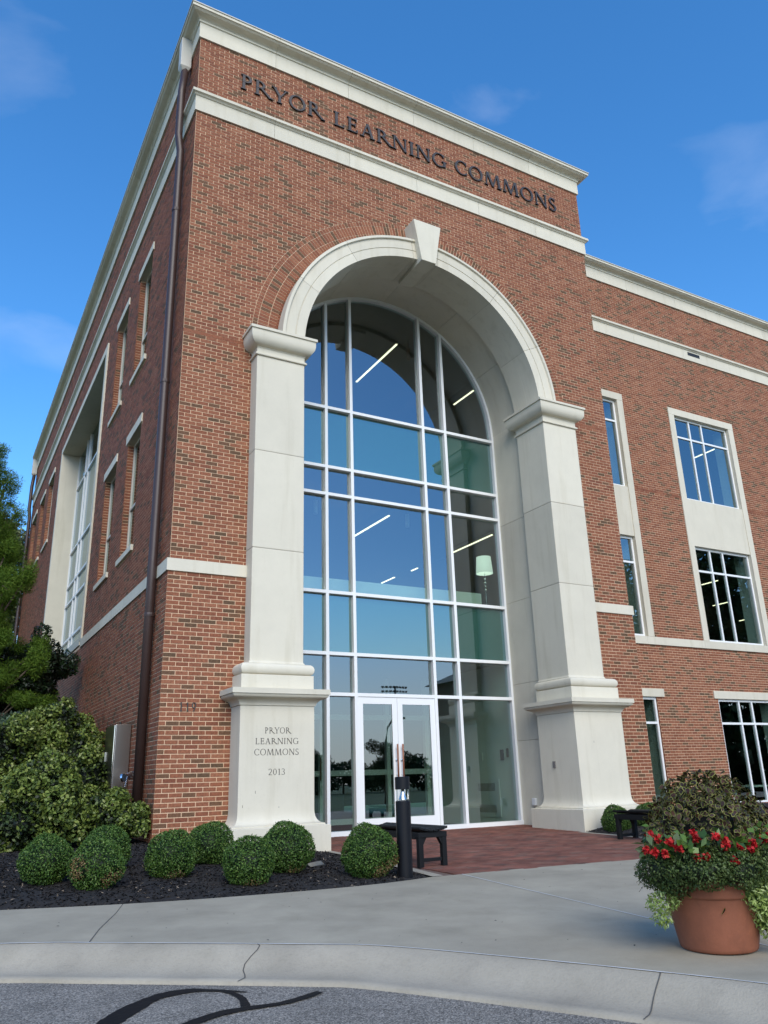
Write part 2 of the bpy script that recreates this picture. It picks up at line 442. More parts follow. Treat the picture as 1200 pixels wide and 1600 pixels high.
# front, lower
LF_holes = [(1.09, 2.5, -1, 5), (7.5, 8.9, -1, 5), (2.2, 7.8, -1, 5)]
near = lambda c: c.x < 1.09 and c.z > 0.0
brick_wall((0, -LOWP, 0), (1, 0, 0), (0, -1, 0), -LOWP, 1.30, -.07, 4.0, single=near)
brick_wall((0, -LOWP, 0), (1, 0, 0), (0, -1, 0), 8.70, W + LOWP, -.34, 4.0)
# front, upper
UF_holes = [(1.30, 8.70, 4.1, 8.50)]
SOLD = (8.36, 8.42)
brick_wall((0, 0, 0), (1, 0, 0), (0, -1, 0), 0, W, 4.2, 15.12, holes=UF_holes, arch=(CX, ZC, 3.768), soldier=SOLD)
# the radial brick rings
def ring(r0, r1, n, y):
    for k in range(n):
        a0, a1 = PI * k / n, PI * (k + 1) / n
        g = JT / 2 / ((r0 + r1) / 2)
        a0 += g; a1 -= g
        pts = [(CX + r * math.cos(a), y, ZC + r * math.sin(a)) for r, a in ((r0, a0), (r1, a0), (r1, a1), (r0, a1))]
        if min(p[2] for p in pts) < 8.5: continue
        t = random.random(); bw.tone = random.uniform(.81, 1) if t < .22 else random.uniform(0, .78)
        bw.prism(pts, (0, .014, 0), back=False)
ring(3.24, 3.455, 156, -.001); ring(3.465, 3.66, 156, -.001); ring(3.67, 3.76, 156, -.001)

# left side wall
LWIN3 = [(3.10, 4.30, 9.43, 12.05), (5.52, 6.75, 9.43, 12.05), (18.3, 19.75, 9.55, 12.2), (20.95, 22.35, 9.55, 12.2), (23.7, 25.2, 9.55, 12.2)]
LWIN2 = [(3.00, 4.22, 5.22, 7.82), (5.42, 6.72, 5.24, 7.84)]
BIG = (8.03, 16.35, 4.2, 12.36)
lh = LWIN3 + LWIN2 + [BIG]
lh += [(a - .1, b + .1, d, d + .2) for a, b, c, d in LWIN3 + LWIN2]           # lintels
lh += [(a - .1, b + .1, c - .12, c) for a, b, c, d in LWIN3 + LWIN2]          # sills
brick_wall((0, 0, 0), (0, 1, 0), (-1, 0, 0), 0, L, 4.2, 15.12, holes=lh, soldier=SOLD, phase=.10)
brick_wall((-LOWP, 0, 0), (0, 1, 0), (-1, 0, 0), -LOWP, L, -.07, 4.0, phase=.06)
# wing wall
WN = [(12.4, 13.33, 8.38, 11.07), (12.4, 13.33, 4.17, 6.92), (15.69, 18.12, 8.38, 11.07), (15.69, 18.12, 4.17, 6.93)]
wh = [(12.17, 13.55, 4.1, 11.31), (15.46, 18.38, 4.1, 11.31)]
brick_wall((0, D, 0), (1, 0, 0), (0, -1, 0), W, 26, 4.17, 15.12, holes=wh, soldier=SOLD)
GW = [(12.4, 13.35, -.1, 2.61), (15.68, 18.1, -.1, 2.6)]
gh = GW + [(12.2, 13.61, 2.6, 2.81), (15.52, 18.3, 2.6, 2.81)]
brick_wall((0, D, 0), (1, 0, 0), (0, -1, 0), W, 26, -.34, 3.96, holes=gh)

# soldier-free reveals of the side windows (brick returns)
for a, b, c, d in LWIN3 + LWIN2:
    n = int((d - c) / H)
    for k in range(n):
        z = c + k * H
        t = random.random(); bw.tone = random.uniform(.81, 1) if t < .15 else random.uniform(0, .78)
        wdt = .185
        bw.prism([(0.006, b + .0005, z + JT), (0.006 + wdt, b + .0005, z + JT), (0.006 + wdt, b + .0005, z + H), (0.006, b + .0005, z + H)][::-1], (0, .01, 0), back=False)
        bw.prism([(0.006, a - .0005, z + JT), (0.006 + wdt, a - .0005, z + JT), (0.006 + wdt, a - .0005, z + H), (0.006, a - .0005, z + H)], (0, -.01, 0), back=False)

# ---- mortar backing walls
def rects_minus(u0, u1, z0, z1, holes):
    us = sorted({u0, u1, *[min(max(h[0], u0), u1) for h in holes], *[min(max(h[1], u0), u1) for h in holes]})
    zs = sorted({z0, z1, *[min(max(h[2], z0), z1) for h in holes], *[min(max(h[3], z0), z1) for h in holes]})
    out = []
    for i in range(len(us) - 1):
        for j in range(len(zs) - 1):
            um, zm = (us[i] + us[i + 1]) / 2, (zs[j] + zs[j + 1]) / 2
            if not any(h[0] < um < h[1] and h[2] < zm < h[3] for h in holes): out.append((us[i], us[i + 1], zs[j], zs[j + 1]))
    return out
mo = MB(); R7 = .0045
for (a, b, c, d) in rects_minus(0, W, 4.0, 15.2, [(1.7, 8.3, 4.0, 15.2)]): mo.poly([(a, R7, c), (b, R7, c), (b, R7, d), (a, R7, d)])
for (a, b) in ((-LOWP, 1.3), (8.7, W + LOWP)): mo.poly([(a + R7 * (a < 0), -LOWP + R7, -.35), (b - R7 * (b > 9), -LOWP + R7, -.35), (b - R7 * (b > 9), -LOWP + R7, 4.05), (a + R7 * (a < 0), -LOWP + R7, 4.05)])
NS = 48
xs = [CX - 3.3 * math.cos(PI * k / NS) for k in range(NS + 1)]; zs_ = [ZC + 3.3 * math.sin(PI * k / NS) for k in range(NS + 1)]
for k in range(NS): mo.poly([(xs[k], R7, zs_[k]), (xs[k + 1], R7, zs_[k + 1]), (xs[k + 1], R7, 15.2), (xs[k], R7, 15.2)])
front_wall = mo.build('front_wall', m_mortar, B)
mo = MB()
for (a, b, c, d) in rects_minus(R7, L, 4.0, 15.2, LWIN3 + LWIN2 + [BIG]): mo.poly([(R7, b, c), (R7, a, c), (R7, a, d), (R7, b, d)])
mo.poly([(-LOWP + R7, L, -.35), (-LOWP + R7, -LOWP + R7, -.35), (-LOWP + R7, -LOWP + R7, 4.05), (-LOWP + R7, L, 4.05)])
for a, b, c, d in LWIN3 + LWIN2:
    mo.poly([(R7, b + .006, c), (.22, b + .006, c), (.22, b + .006, d), (R7, b + .006, d)])
    mo.poly([(R7, a - .006, d), (.22, a - .006, d), (.22, a - .006, c), (R7, a - .006, c)])
mo.build('side_wall', m_mortar, B)
mo = MB()
for (a, b, c, d) in rects_minus(W, 26, -.35, 15.2, [(12.2, 13.5, 4.1, 11.2), (15.5, 18.3, 4.1, 11.2)] + GW): mo.poly([(a, D + R7, c), (b, D + R7, c), (b, D + R7, d), (a, D + R7, d)])
mo.poly([(W - .004, R7, -.35), (W - .004, D + .1, -.35), (W - .004, D + .1, 15.2), (W - .004, R7, 15.2)])
mo.build('wing_wall', m_mortar, B)
# return wall of the entrance block towards the wing (bricks)
brick_wall((W, 0, 0), (0, 1, 0), (1, 0, 0), .0, D, 4.2, 15.12)
brick_wall((W + LOWP, 0, 0), (0, 1, 0), (1, 0, 0), -LOWP, D, -.34, 4.0)

# nearest 300 bricks become parts of their own
singles.sort(key=lambda s: (s[0] - CAM).length)
bm1 = MB(); hb = (H - JT) / 2
bm1.prism([(-(BL - JT) / 2, 0, -hb), ((BL - JT) / 2, 0, -hb), ((BL - JT) / 2, 0, hb), (-(BL - JT) / 2, 0, hb)], (0, .014, 0), back=False)
me_brick = bm1.mesh('brick'); me_brick.materials.append(m_brick_o)
for k, (c, t, u, nrm) in enumerate(singles):
    if k < 300:
        o = bpy.data.objects.new('brick', me_brick); col.objects.link(o); o.parent = front_wall; o.location = c; o['tone'] = t
    else:
        bw.tone = t
        bw.prism([c + Vector((-(BL - JT) / 2, 0, -hb)), c + Vector(((BL - JT) / 2, 0, -hb)), c + Vector(((BL - JT) / 2, 0, hb)), c + Vector((-(BL - JT) / 2, 0, hb))], (0, .014, 0), back=False)
o = bw.build('brickwork', m_brick, B); o['kind'] = 'stuff'

# ---- cornice and band courses: mitred profile runs split into stone blocks
def prof_run(A, Bp, prof, mA, mB, cuts, name, mat=m_stone, mirror=False):
    A, Bp = Vector((*A, 0)), Vector((*Bp, 0)); d = (Bp - A); ln = d.length; d.normalize()
    out = Vector((d.y, -d.x, 0))
    st = [0.0] + [c for c in cuts if .3 < c < ln - .3] + [ln]
    for k in range(len(st) - 1):
        mb = MB(); ends = []
        for s, first, m in ((st[k], True, mA if k == 0 else 0), (st[k + 1], False, mB if k == len(st) - 2 else 0)):
            s2 = s + (0.003 if first and k else 0) - (0.003 if not first and k < len(st) - 2 else 0)
            ring_ = []
            for (o_, z) in prof:
                sh = m * o_ * (-1 if first else 1)
                ring_.append(A + d * (s2 + sh) + out * o_ + Vector((0, 0, z)))
            ends.append(ring_)
        n = len(prof)
        i = len(mb.v); mb.v += [tuple(p) for p in ends[0]] + [tuple(p) for p in ends[1]]
        for j in range(n):
            j2 = (j + 1) % n
            mb.f.append((i + j, i + n + j, i + n + j2, i + j2)); mb.t.append(.5)
        mb.f.append(tuple(range(i, i + n))); mb.t.append(.5)
        mb.f.append(tuple(range(i + 2 * n - 1, i + n - 1, -1))); mb.t.append(.5)
        o2 = mb.build(name, mat, B)
        import bmesh
        b2 = bmesh.new(); b2.from_mesh(o2.data); bmesh.ops.recalc_face_normals(b2, faces=b2.faces); b2.to_mesh(o2.data); b2.free()
CORN = [(-.05, 15.12), (.035, 15.12), (.035, 15.49), (.06, 15.50), (.06, 15.545), (.075, 15.56), (.10, 15.575), (.15, 15.585), (.20, 15.60), (.225, 15.62), (.232, 15.63), (.257, 15.635), (.257, 15.70), (-.05, 15.71)]
COPE = [(-.05, 15.705), (.255, 15.70), (.275, 15.70), (.275, 15.725), (-.05, 15.735)]
BND2 = [(-.05, 13.25), (.035, 13.25), (.035, 13.595), (.055, 13.605), (.075, 13.63), (.11, 13.645), (.11, 13.705), (.095, 13.715), (-.05, 13.735)]
BND1 = [(-.05, 4.0), (.055, 4.0), (.055, 4.2), (-.05, 4.203)]
cuts = [1.61, 3.33, 5.02, 6.72, 8.42]
lc = [L - c for c in (1.7, 3.4, 5.1, 6.8, 8.5, 10.2, 11.9, 13.6, 15.3, 17, 18.7, 20.4, 22.1, 23.8)][::-1]
for prof, nm, mt in ((CORN, 'cornice_block', m_stone), (COPE, 'cornice_coping', m_coping), (BND2, 'band_course_block', m_stone)):
    prof_run((0, L), (0, 0), prof, 0, 1, lc, nm, mt)
    prof_run((0, 0), (W, 0), prof, 1, 1, cuts, nm, mt)
    prof_run((W, 0), (W, D), prof, 1, -1, [], nm, mt)
    prof_run((W, D), (26, D), prof, -1, 0, [2.2, 4.4, 6.6, 8.8, 11, 13.2], nm, mt)
prof_run((0, 8.0), (0, 0), BND1, 0, 1, [2.4, 4.8], 'band_course_block')
prof_run((0, 0), (1.3, 0), BND1, 1, 0, [], 'band_course_block')
prof_run((8.7, 0), (W, 0), BND1, 0, 1, [], 'band_course_block')
prof_run((W, 0), (W, D), BND1, 1, 0, [], 'band_course_block')
SILLB = [(-.05, 3.96), (.04, 3.96), (.04, 4.165), (-.05, 4.17)]
prof_run((W + .055, D), (26, D), SILLB, 0, 0, [3.2, 5.4, 8.4], 'band_course_block')

# vent slot in the wing band
mb = MB().box(16.8, 17.36, D - .0385, D + .02, 13.43, 13.55); mb.build('band_vent', m_blackmat, B)

# ---- roof and hidden shell (closes the volume)
mb = MB().box(.1, 25.9, 16, L - .1, 15.3, 15.5); mb.box(.1, 9.95, .1, 16, 15.3, 15.5); mb.box(9.951, 25.9, D + .1, 15.99, 15.3, 15.5)
mb.build('roof', m_ceil, B)
mb = MB().box(0, 26, L + .002, L + .2, -.4, 15.2); mb.box(26.002, 26.2, D, L, -.4, 15.2); mb.build('rear_wall', m_farbrick, B)

# ---- pilasters
def pilaster(sx0, sx1, px0, px1, inner):
    Y1 = .62
    P = .45; T = .30
    mb = MB()
    # shaft (three stone drums)
    zz = [2.60, 4.46, 6.20, 8.03]
    mb.rings(sx0, sx1, -T, Y1, [(.02, 2.56), (.02, 2.585), (0, 2.60), (0, 4.457)])
    root = mb.build('pilaster', m_stone, B, bevel=.012)
    for a, b in ((4.463, 6.197), (6.203, 8.03)):
        MB().rings(sx0, sx1, -T, Y1, [(0, a), (0, b)]).build('shaft_block', m_stone, root, bevel=.012)
    MB().rings(sx0, sx1, -T, Y1, [(-.005, 4.44), (-.005, 6.22)]).build('shaft_joint', m_kerb, root)
    cap = [(.0, 8.031), (.03, 8.035), (.035, 8.045), (.035, 8.06), (.022, 8.068), (.022, 8.08), (.0, 8.09), (.0, 8.185), (.012, 8.187), (.012, 8.205), (.03, 8.207), (.06, 8.215), (.095, 8.235), (.125, 8.265), (.147, 8.305), (.157, 8.35), (.16, 8.40), (.16, 8.468), (.185, 8.47), (.185, 8.52), (.1, 8.527)]
    o = MB().rings(sx0, sx1, -T, Y1 + .02, cap).build('capital', m_stone, root); smooth_by_angle(o)
    tor = [(-.09, 2.56)]
    tc_z, tr = 2.47, .09
    tor = []
    for k in range(9):
        a = -PI / 2 + PI * k / 8
        tor.append((-.07 + .075 * math.cos(a), tc_z + tr * math.sin(a)))
    o = MB().rings(px0, px1, -P, Y1 + .01, [(-.12, 2.376)] + tor + [(-.12, 2.562)]).build('torus_moulding', m_stone, root); smooth_by_angle(o)
    MB().rings(px0, px1, -P, Y1, [(-.004, 2.165), (-.004, 2.379)]).build('base_block', m_stone, root, bevel=.006)
    pc = [(0, 1.905), (.018, 1.908), (.022, 1.93), (.035, 1.955), (.06, 1.98), (.10, 2.0), (.14, 2.015), (.168, 2.035), (.178, 2.06), (.172, 2.068), (.195, 2.071), (.195, 2.15), (.05, 2.164)]
    o = MB().rings(px0, px1, -P, Y1 + .01, pc).build('pedestal_cap', m_stone, root); smooth_by_angle(o)
    dado = [(.19, -.45), (.19, .155), (.185, .16), (.125, .166), (.125, .185), (.08, .195), (.05, .215), (.028, .245), (.012, .28), (.003, .33), (0, .38), (0, 1.903)]
    o = MB().rings(px0, px1, -P, Y1 + .02, dado).build('pedestal', m_stone, root); smooth_by_angle(o)
    return root
pl = pilaster(1.262, 2.178, 1.08, 2.30, 1)
pr = pilaster(7.80, 8.725, 7.695, 8.92, -1)

# ---- arch surround
def revolve(prof, a0, a1, n=10):
    mb = MB()
    m = len(prof)
    for k in range(n + 1):
        a = a0 + (a1 - a0) * k / n
        for r, y in prof: mb.v.append((CX + r * math.cos(a), y, ZC + r * math.sin(a)))
    for k in range(n):
        for j in range(m):
            j2 = (j + 1) % m
            mb.f.append((k * m + j, k * m + j2, (k + 1) * m + j2, (k + 1) * m + j)); mb.t.append(.5)
    mb.f.append(tuple(range(m))[::-1]); mb.t.append(.5); mb.f.append(tuple(n * m + j for j in range(m))); mb.t.append(.5)
    return mb
import bmesh
def fixn(o):
    b2 = bmesh.new(); b2.from_mesh(o.data); bmesh.ops.recalc_face_normals(b2, faces=b2.faces); b2.to_mesh(o.data); b2.free(); return o
APROF = [(3.26, .02), (3.26, -.285), (3.205, -.29), (3.195, -.275), (3.19, -.252), (3.0, -.25), (2.992, -.236), (2.984, -.236), (2.978, -.25), (2.80, -.25), (2.80, .15), (2.803, .155), (2.80, .16), (2.80, .62), (3.0, .62), (3.0, .02)]
angs = [0, 27, 54, 84, 96, 126, 153, 180]
for k in range(len(angs) - 1):
    a0, a1 = math.radians(angs[k] + (.06 if k else 0)), math.radians(angs[k + 1] - (.06 if k < 6 else 0))
    o = fixn(revolve(APROF, a0, a1, 10).build('archivolt_block', m_stone, B)); smooth_by_angle(o, 25)
o = fixn(revolve([(3.05, .6), (2.806, -.2), (2.806, .6)], 0, PI, 48).build('archivolt_joint', m_kerb, B))
for k in range(6):   # deeper soffit in blocks
    a0, a1 = math.radians(30 * k + (.05 if k else 0)), math.radians(30 * k + 30 - (.05 if k < 5 else 0))
    o = fixn(revolve([(2.90, .62), (2.90, 1.74), (3.1, 1.74), (3.1, .62)], a0, a1, 8).build('soffit_block', m_stone, B)); smooth_by_angle(o, 25)
# keystone
kt = [(4.815, -.40, 11.15), (5.165, -.40, 11.15), (5.34, -.40, 12.13), (4.655, -.40, 12.13)]
o = fixn(MB().prism(kt, (0, .42, 0)).build('keystone', m_stone, B, bevel=.008))
MB().box(4.83, 5.15, .018, .60, 11.16, 11.3).build('keystone_soffit', m_stone, B, bevel=.005)
# reveal walls beside the glass
for x0, x1 in ((1.9, 2.10), (7.90, 8.1)):
    for z0, z1 in ((-.35, 1.465), (1.47, 2.625), (2.63, 4.39), (4.395, 6.2), (6.205, 8.449)):
        MB().box(x0, x1, .621, 1.74, z0, z1).build('reveal_block', m_stone, B, bevel=.003)

# ---- curtain wall
GY = 1.655
ms = [3.507, 4.102, 5.92, 6.52]
ts = [8.315, 6.96, 6.36, 4.31, 3.106, 2.338]
ZB = -.15
GL, GR, RG = 2.12, 7.885, 2.885
def zarch(x, r=RG): return ZC + math.sqrt(max(0, r * r - (x - CX) ** 2))
cw = MB()
o = revolve([(2.895, GY - .06), (2.835, GY - .06), (2.835, GY + .09), (2.895, GY + .09)], 0, PI, 48)
o.box(2.101, 2.155, GY - .06, GY + .09, ZB + .06, ZC); o.box(7.845, 7.899, GY - .06, GY + .09, ZB + .06, ZC)
curtain = fixn(o.build('curtain_wall', m_white, B))
for x in ms:
    MB().box(x - .033, x + .033, GY - .07, GY + .10, ZB + .06 if x in (ms[0], ms[3]) else ZB + .06, zarch(x, 2.85)).build('mullion', m_white, curtain, bevel=.004)
for z in ts:
    MB().box(2.156, 7.844, GY - .066, GY + .095, z - .033, z + .033).build('transom', m_white, curtain, bevel=.004)
MB().box(2.102, 4.07, GY - .075, GY + .10, -.30, ZB + .06).build('sill_rail', m_white, curtain); MB().box(5.952, 7.898, GY - .075, GY + .10, -.30, ZB + .06).build('sill_rail', m_white, curtain)
xcols = [2.155] + ms + [7.845]
zrows = [ZB + .06] + ts[::-1]
PY = GY + .03
for i in range(5):
    a = xcols[i] + (.033 if i else 0); b = xcols[i + 1] - (.033 if i < 4 else 0)
    for j in range(len(zrows)):
        z0 = zrows[j] + (.033 if j else 0)
        if j == 0 and i == 2: continue
        if j < len(zrows) - 1:
            z1 = zrows[j + 1] - .033
            mb = MB().box(a, b, PY, PY + .012, z0, z1)
            mt = m_spandrel if j in (2, 5) else m_glass
        else:
            mb = MB(); n = 14; pts = [(b, PY, z0), (a, PY, z0)][::-1]
            pts = [(a, PY, z0), (b, PY, z0)]
            for k in range(n + 1):
                x = b + (a - b) * k / n; pts.append((x, PY, max(z0 + .002, zarch(x, 2.845))))
            mb.prism(pts, (0, .012, 0)); mt = m_glass
        o = fixn(mb.build('pane', mt, curtain))
        o.location = (0, 0, 0)
# glass door pair
for s, (x0, x1) in enumerate(((4.137, 5.008), (5.014, 5.885))):
    d = MB(); z0, z1 = -.20, 2.303
    d.box(x0, x0 + .115, GY - .05, GY + .0, z0, z1); d.box(x1 - .115, x1, GY - .05, GY, z0, z1)
    d.box(x0 + .115, x1 - .115, GY - .049, GY - .001, z1 - .13, z1); d.box(x0 + .115, x1 - .115, GY - .049, GY - .001, z0, z0 + .30)
    dr = d.build('door', m_white, B)
    MB().box(x0 + .115, x1 - .115, GY - .032, GY - .02, z0 + .30, z1 - .13).build('pane', m_glass, dr)
    hx = x1 - .055 if s == 0 else x0 + .055
    hb_ = MB().tube([(hx, GY - .12, .78), (hx, GY - .12, 1.42)], .016, 10)
    hh = hb_.build('handle', m_wood, dr, smooth=True)
    MB().tube([(hx, GY - .12, .86), (hx, GY - .05, .86)], .01, 8).tube([(hx, GY - .12, 1.34), (hx, GY - .05, 1.34)], .01, 8).build('handle_bracket', m_chrome, hh)
    MB().lathe([(0, 0), (.022, 0), (.022, .012), (0, .014)], n=14).build('lock_cylinder', m_chrome, dr).matrix_local = Matrix.Translation((hx + (.0 if s else 0), GY - .05, 1.12)) @ Matrix.Rotation(PI / 2, 4, 'X')
    MB().box((x0 + x1) / 2 - .02, (x0 + x1) / 2 + .02, GY - .056, GY - .05, z0 + .12, z0 + .135).build('kick_plate_stop', m_greydev, dr)

# ---- interior seen through the glass
def ipart(name, mat, *b): return MB().box(*b).build(name, mat, B)
ipart('interior_floor', m_carpet, 1.0, 9.9, 1.76, 14, -.5, -.22)
ipart('interior_slab', m_ceil, 1.0, 9.9, 1.80, 14, 3.14, 4.28)
ipart('interior_slab', m_ceil, 1.0, 9.9, 1.80, 14, 6.99, 8.28)
ipart('interior_ceiling', m_ceil, 1.0, 9.9, 1.80, 14, 11.9, 12.1)
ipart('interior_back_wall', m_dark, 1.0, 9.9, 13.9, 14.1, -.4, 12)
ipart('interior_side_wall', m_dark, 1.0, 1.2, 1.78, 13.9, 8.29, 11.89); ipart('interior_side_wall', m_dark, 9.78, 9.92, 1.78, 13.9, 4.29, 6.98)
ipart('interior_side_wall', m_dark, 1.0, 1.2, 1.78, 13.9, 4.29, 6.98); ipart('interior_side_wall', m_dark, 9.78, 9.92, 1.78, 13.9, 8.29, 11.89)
# white balustrade at the second floor
ipart('gallery_parapet', m_iwall, 2.2, 7.6, 2.1, 2.2, 4.30, 4.72)
# vestibule: right wall with grille and devices, inner door screen
vw = ipart('vestibule_wall', m_iwall, 7.93, 8.06, 1.78, 5.2, -.22, 3.13)
MB().box(7.915, 7.928, 2.35, 3.25, -.05, .72).build('grille_panel', m_offwhite, vw)
for zc in (.12, .56):
    g = MB()
    for k in range(14): g.box(7.908, 7.914, 2.5 + k * .045, 2.52 + k * .045, zc - .08, zc + .08)
    g.build('grille_slots', m_greydev, vw)
MB().box(7.90, 7.928, 2.12, 2.22, 1.1, 1.32).build('card_reader', m_blackmat, vw); MB().box(7.905, 7.928, 1.95, 2.01, 1.16, 1.34).build('push_button', m_blackmat, vw)
MB().box(7.915, 7.928, 2.9, 3.02, 1.12, 1.28).build('switch_plate', m_offwhite, vw)
ipart('vestibule_wall', m_iwall, 1.94, 2.07, 1.78, 5.2, -.22, 3.13)
vs_ = MB()
for x in (2.3, 3.3, 4.1, 4.95, 5.05, 5.9, 6.7, 7.8): vs_.box(x - .05, x + .05, 5.0, 5.1, -.22, 3.13)
for z in (-.1, .95, 2.2): vs_.box(2.1, 7.9, 5.012, 5.088, z - .06, z + .06)
scr = vs_.build('inner_door_screen', m_iwall, B)
MB().tube([(4.9, 4.95, .8), (4.9, 4.95, 1.3)], .015, 8).build('inner_door_handle', m_wood, scr)
MB().tube([(5.1, 4.95, .8), (5.1, 4.95, 1.3)], .015, 8).build('inner_door_handle', m_wood, scr)

# ---- windows of the side wall
def side_window(a, b, c, d, tz):
    X0 = .13
    f = MB()
    f.box(X0, X0 + .07, a, a + .05, c, d); f.box(X0, X0 + .07, b - .05, b, c, d)
    f.box(X0 + .001, X0 + .069, a + .05, b - .05, c, c + .05); f.box(X0 + .001, X0 + .069, a + .05, b - .05, d - .05, d); f.box(X0 + .002, X0 + .068, a + .05, b - .05, tz - .025, tz + .025)
    w = f.build('window', m_beigeframe, B)
    MB().box(X0 + .03, X0 + .038, a + .05, b - .05, c + .05, tz - .025).build('pane', m_glass, w); MB().box(X0 + .03, X0 + .038, a + .05, b - .05, tz + .025, d - .05).build('pane', m_glass, w)
    MB().box(-.028, .14, a - .1, b + .1, d + .001, d + .2).build('lintel', m_stone, w, bevel=.006)
    MB().box(-.05, .15, a - .1, b + .1, c - .12, c - .001).build('sill', m_stone, w, bevel=.006)
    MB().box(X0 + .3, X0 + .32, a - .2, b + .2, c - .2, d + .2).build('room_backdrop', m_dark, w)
    return w
for a, b, c, d in LWIN3: side_window(a, b, c, d, c + .97)
for a, b, c, d in LWIN2: side_window(a, b, c, d, c + 1.1)
# big recessed bay
a, b, c, d = BIG
bay = MB(); fr = .22
bay.box(-.04, .72, a, a + fr, c, d); bay.box(-.04, .72, b - fr, b, c, d - .001); bay.box(-.038, .719, a + fr, b - fr, d - fr, d); bay.box(-.036, .718, a + fr, b - fr, c - .1, c + .1)
bay = bay.build('bay_window', m_stone, B, bevel=.006)
gx = .60
yy = [a + fr, 9.9, 10.5, 13.95, 14.5, b - fr]; zz = [c + .1, 5.3, 6.6, 7.25, 8.48, 10.85, d - fr]
for y in yy: MB().box(gx - .05, gx + .04, y - .035, y + .035, c + .1, d - fr).build('mullion', m_white, bay)
for z in zz[1:-1]: MB().box(gx - .048, gx + .038, a + fr, b - fr, z - .035, z + .035).build('transom', m_white, bay)
for i in range(5):
    for j in range(6): MB().box(gx, gx + .01, yy[i] + .035, yy[i + 1] - .035, zz[j] + (.035 if j else 0), zz[j + 1] - (.035 if j < 5 else 0)).build('pane', m_glass_side if j < 5 else m_glass, bay)
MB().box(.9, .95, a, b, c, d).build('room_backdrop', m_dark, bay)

# ---- wing windows
def wing_window(x0, x1, z0, z1, tz, mun, y=D + .08, lit=False, glass=m_glass):
    f = MB()
    f.box(x0, x0 + .06, y, y + .08, z0, z1); f.box(x1 - .06, x1, y, y + .08, z0, z1)
    f.box(x0 + .06, x1 - .06, y + .001, y + .079, z0, z0 + .06); f.box(x0 + .06, x1 - .06, y + .001, y + .079, z1 - .06, z1)
    w = f.build('window', m_white, B)
    f = MB(); f.box(x0 + .06, x1 - .06, y + .002, y + .078, tz - .028, tz + .028)
    for m_ in mun: f.box(m_ - .028, m_ + .028, y + .003, y + .077, z0 + .06, z1 - .06)
    f.build('muntins', m_white, w)
    xx = [x0 + .06] + list(mun) + [x1 - .06]
    for i in range(len(xx) - 1):
        for (a_, b_) in ((z0 + .06, tz - .028), (tz + .028, z1 - .06)):
            MB().box(xx[i] + (.028 if i else 0), xx[i + 1] - (.028 if i < len(xx) - 2 else 0), y + .035, y + .045, a_, b_).build('pane', glass, w)
    MB().box(x1 - .02, x1 + .06, y + .081, y + .48, z0 - .05, z1 + .05).build('inner_jamb', m_offwhite, w)
    return w
for (x0, x1) in ((12.17, 13.55), (15.46, 18.38)):
    sf = MB()
    sf.box(x0, x0 + .23, D - .03, D + .30, 4.171, 11.09); sf.box(x1 - .23, x1, D - .03, D + .30, 4.171, 11.09)
    sf.box(x0, x1, D - .032, D + .30, 11.091, 11.31)
    s_o = sf.build('stone_surround', m_stone, B, bevel=.006)
    MB().box(x0 + .231, x1 - .231, D - .012, D + .30, 6.93, 8.38).build('spandrel_panel', m_stone, s_o, bevel=.004)
wing_window(12.405, 13.315, 8.385, 11.085, 10.43, [])
wing_window(12.405, 13.315, 4.175, 6.925, 6.2, [])
wing_window(15.695, 18.145, 8.385, 11.085, 10.43, [16.43, 16.99])
wing_window(15.695, 18.145, 4.175, 6.925, 6.22, [16.43, 16.99])
for (x0, x1, mun) in ((12.4, 13.35, []), (15.68, 18.1, [16.56, 17.1])):
    w = wing_window(x0 + .005, x1 - .005, -.09, 2.6, 1.96, mun, y=D + .04)
    MB().box(x1, x1 + .1, D + .006, D + .32, -.09, 2.6).build('brick_reveal', m_brick, w); MB().box(x0 - .1, x0, D + .006, D + .32, -.09, 2.6).build('brick_reveal', m_brick, w)
    MB().box(x0 - .2 if x0 < 13 else 15.52, x1 + .26 if x0 < 13 else 18.3, D - .03, D + .24, 2.605, 2.81).build('lintel', m_stone, w, bevel=.005)
for z0, z1 in ((-.4, 3.6), (4.0, 7.6), (8.0, 11.7)):
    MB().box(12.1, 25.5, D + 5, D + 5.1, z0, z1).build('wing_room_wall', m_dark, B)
    MB().box(12.02, 25.5, D + .33, D + 5, z1 + .05, z1 + .2).build('wing_room_ceiling', m_ceil, B)
    MB().box(12.02, 25.5, D + .33, D + 5, z0 - .2, z0 - .05).build('wing_room_floor', m_carpet, B)
    MB().box(25.5, 25.6, D + .33, D + 5, z0, z1).build('wing_room_side', m_dark, B)

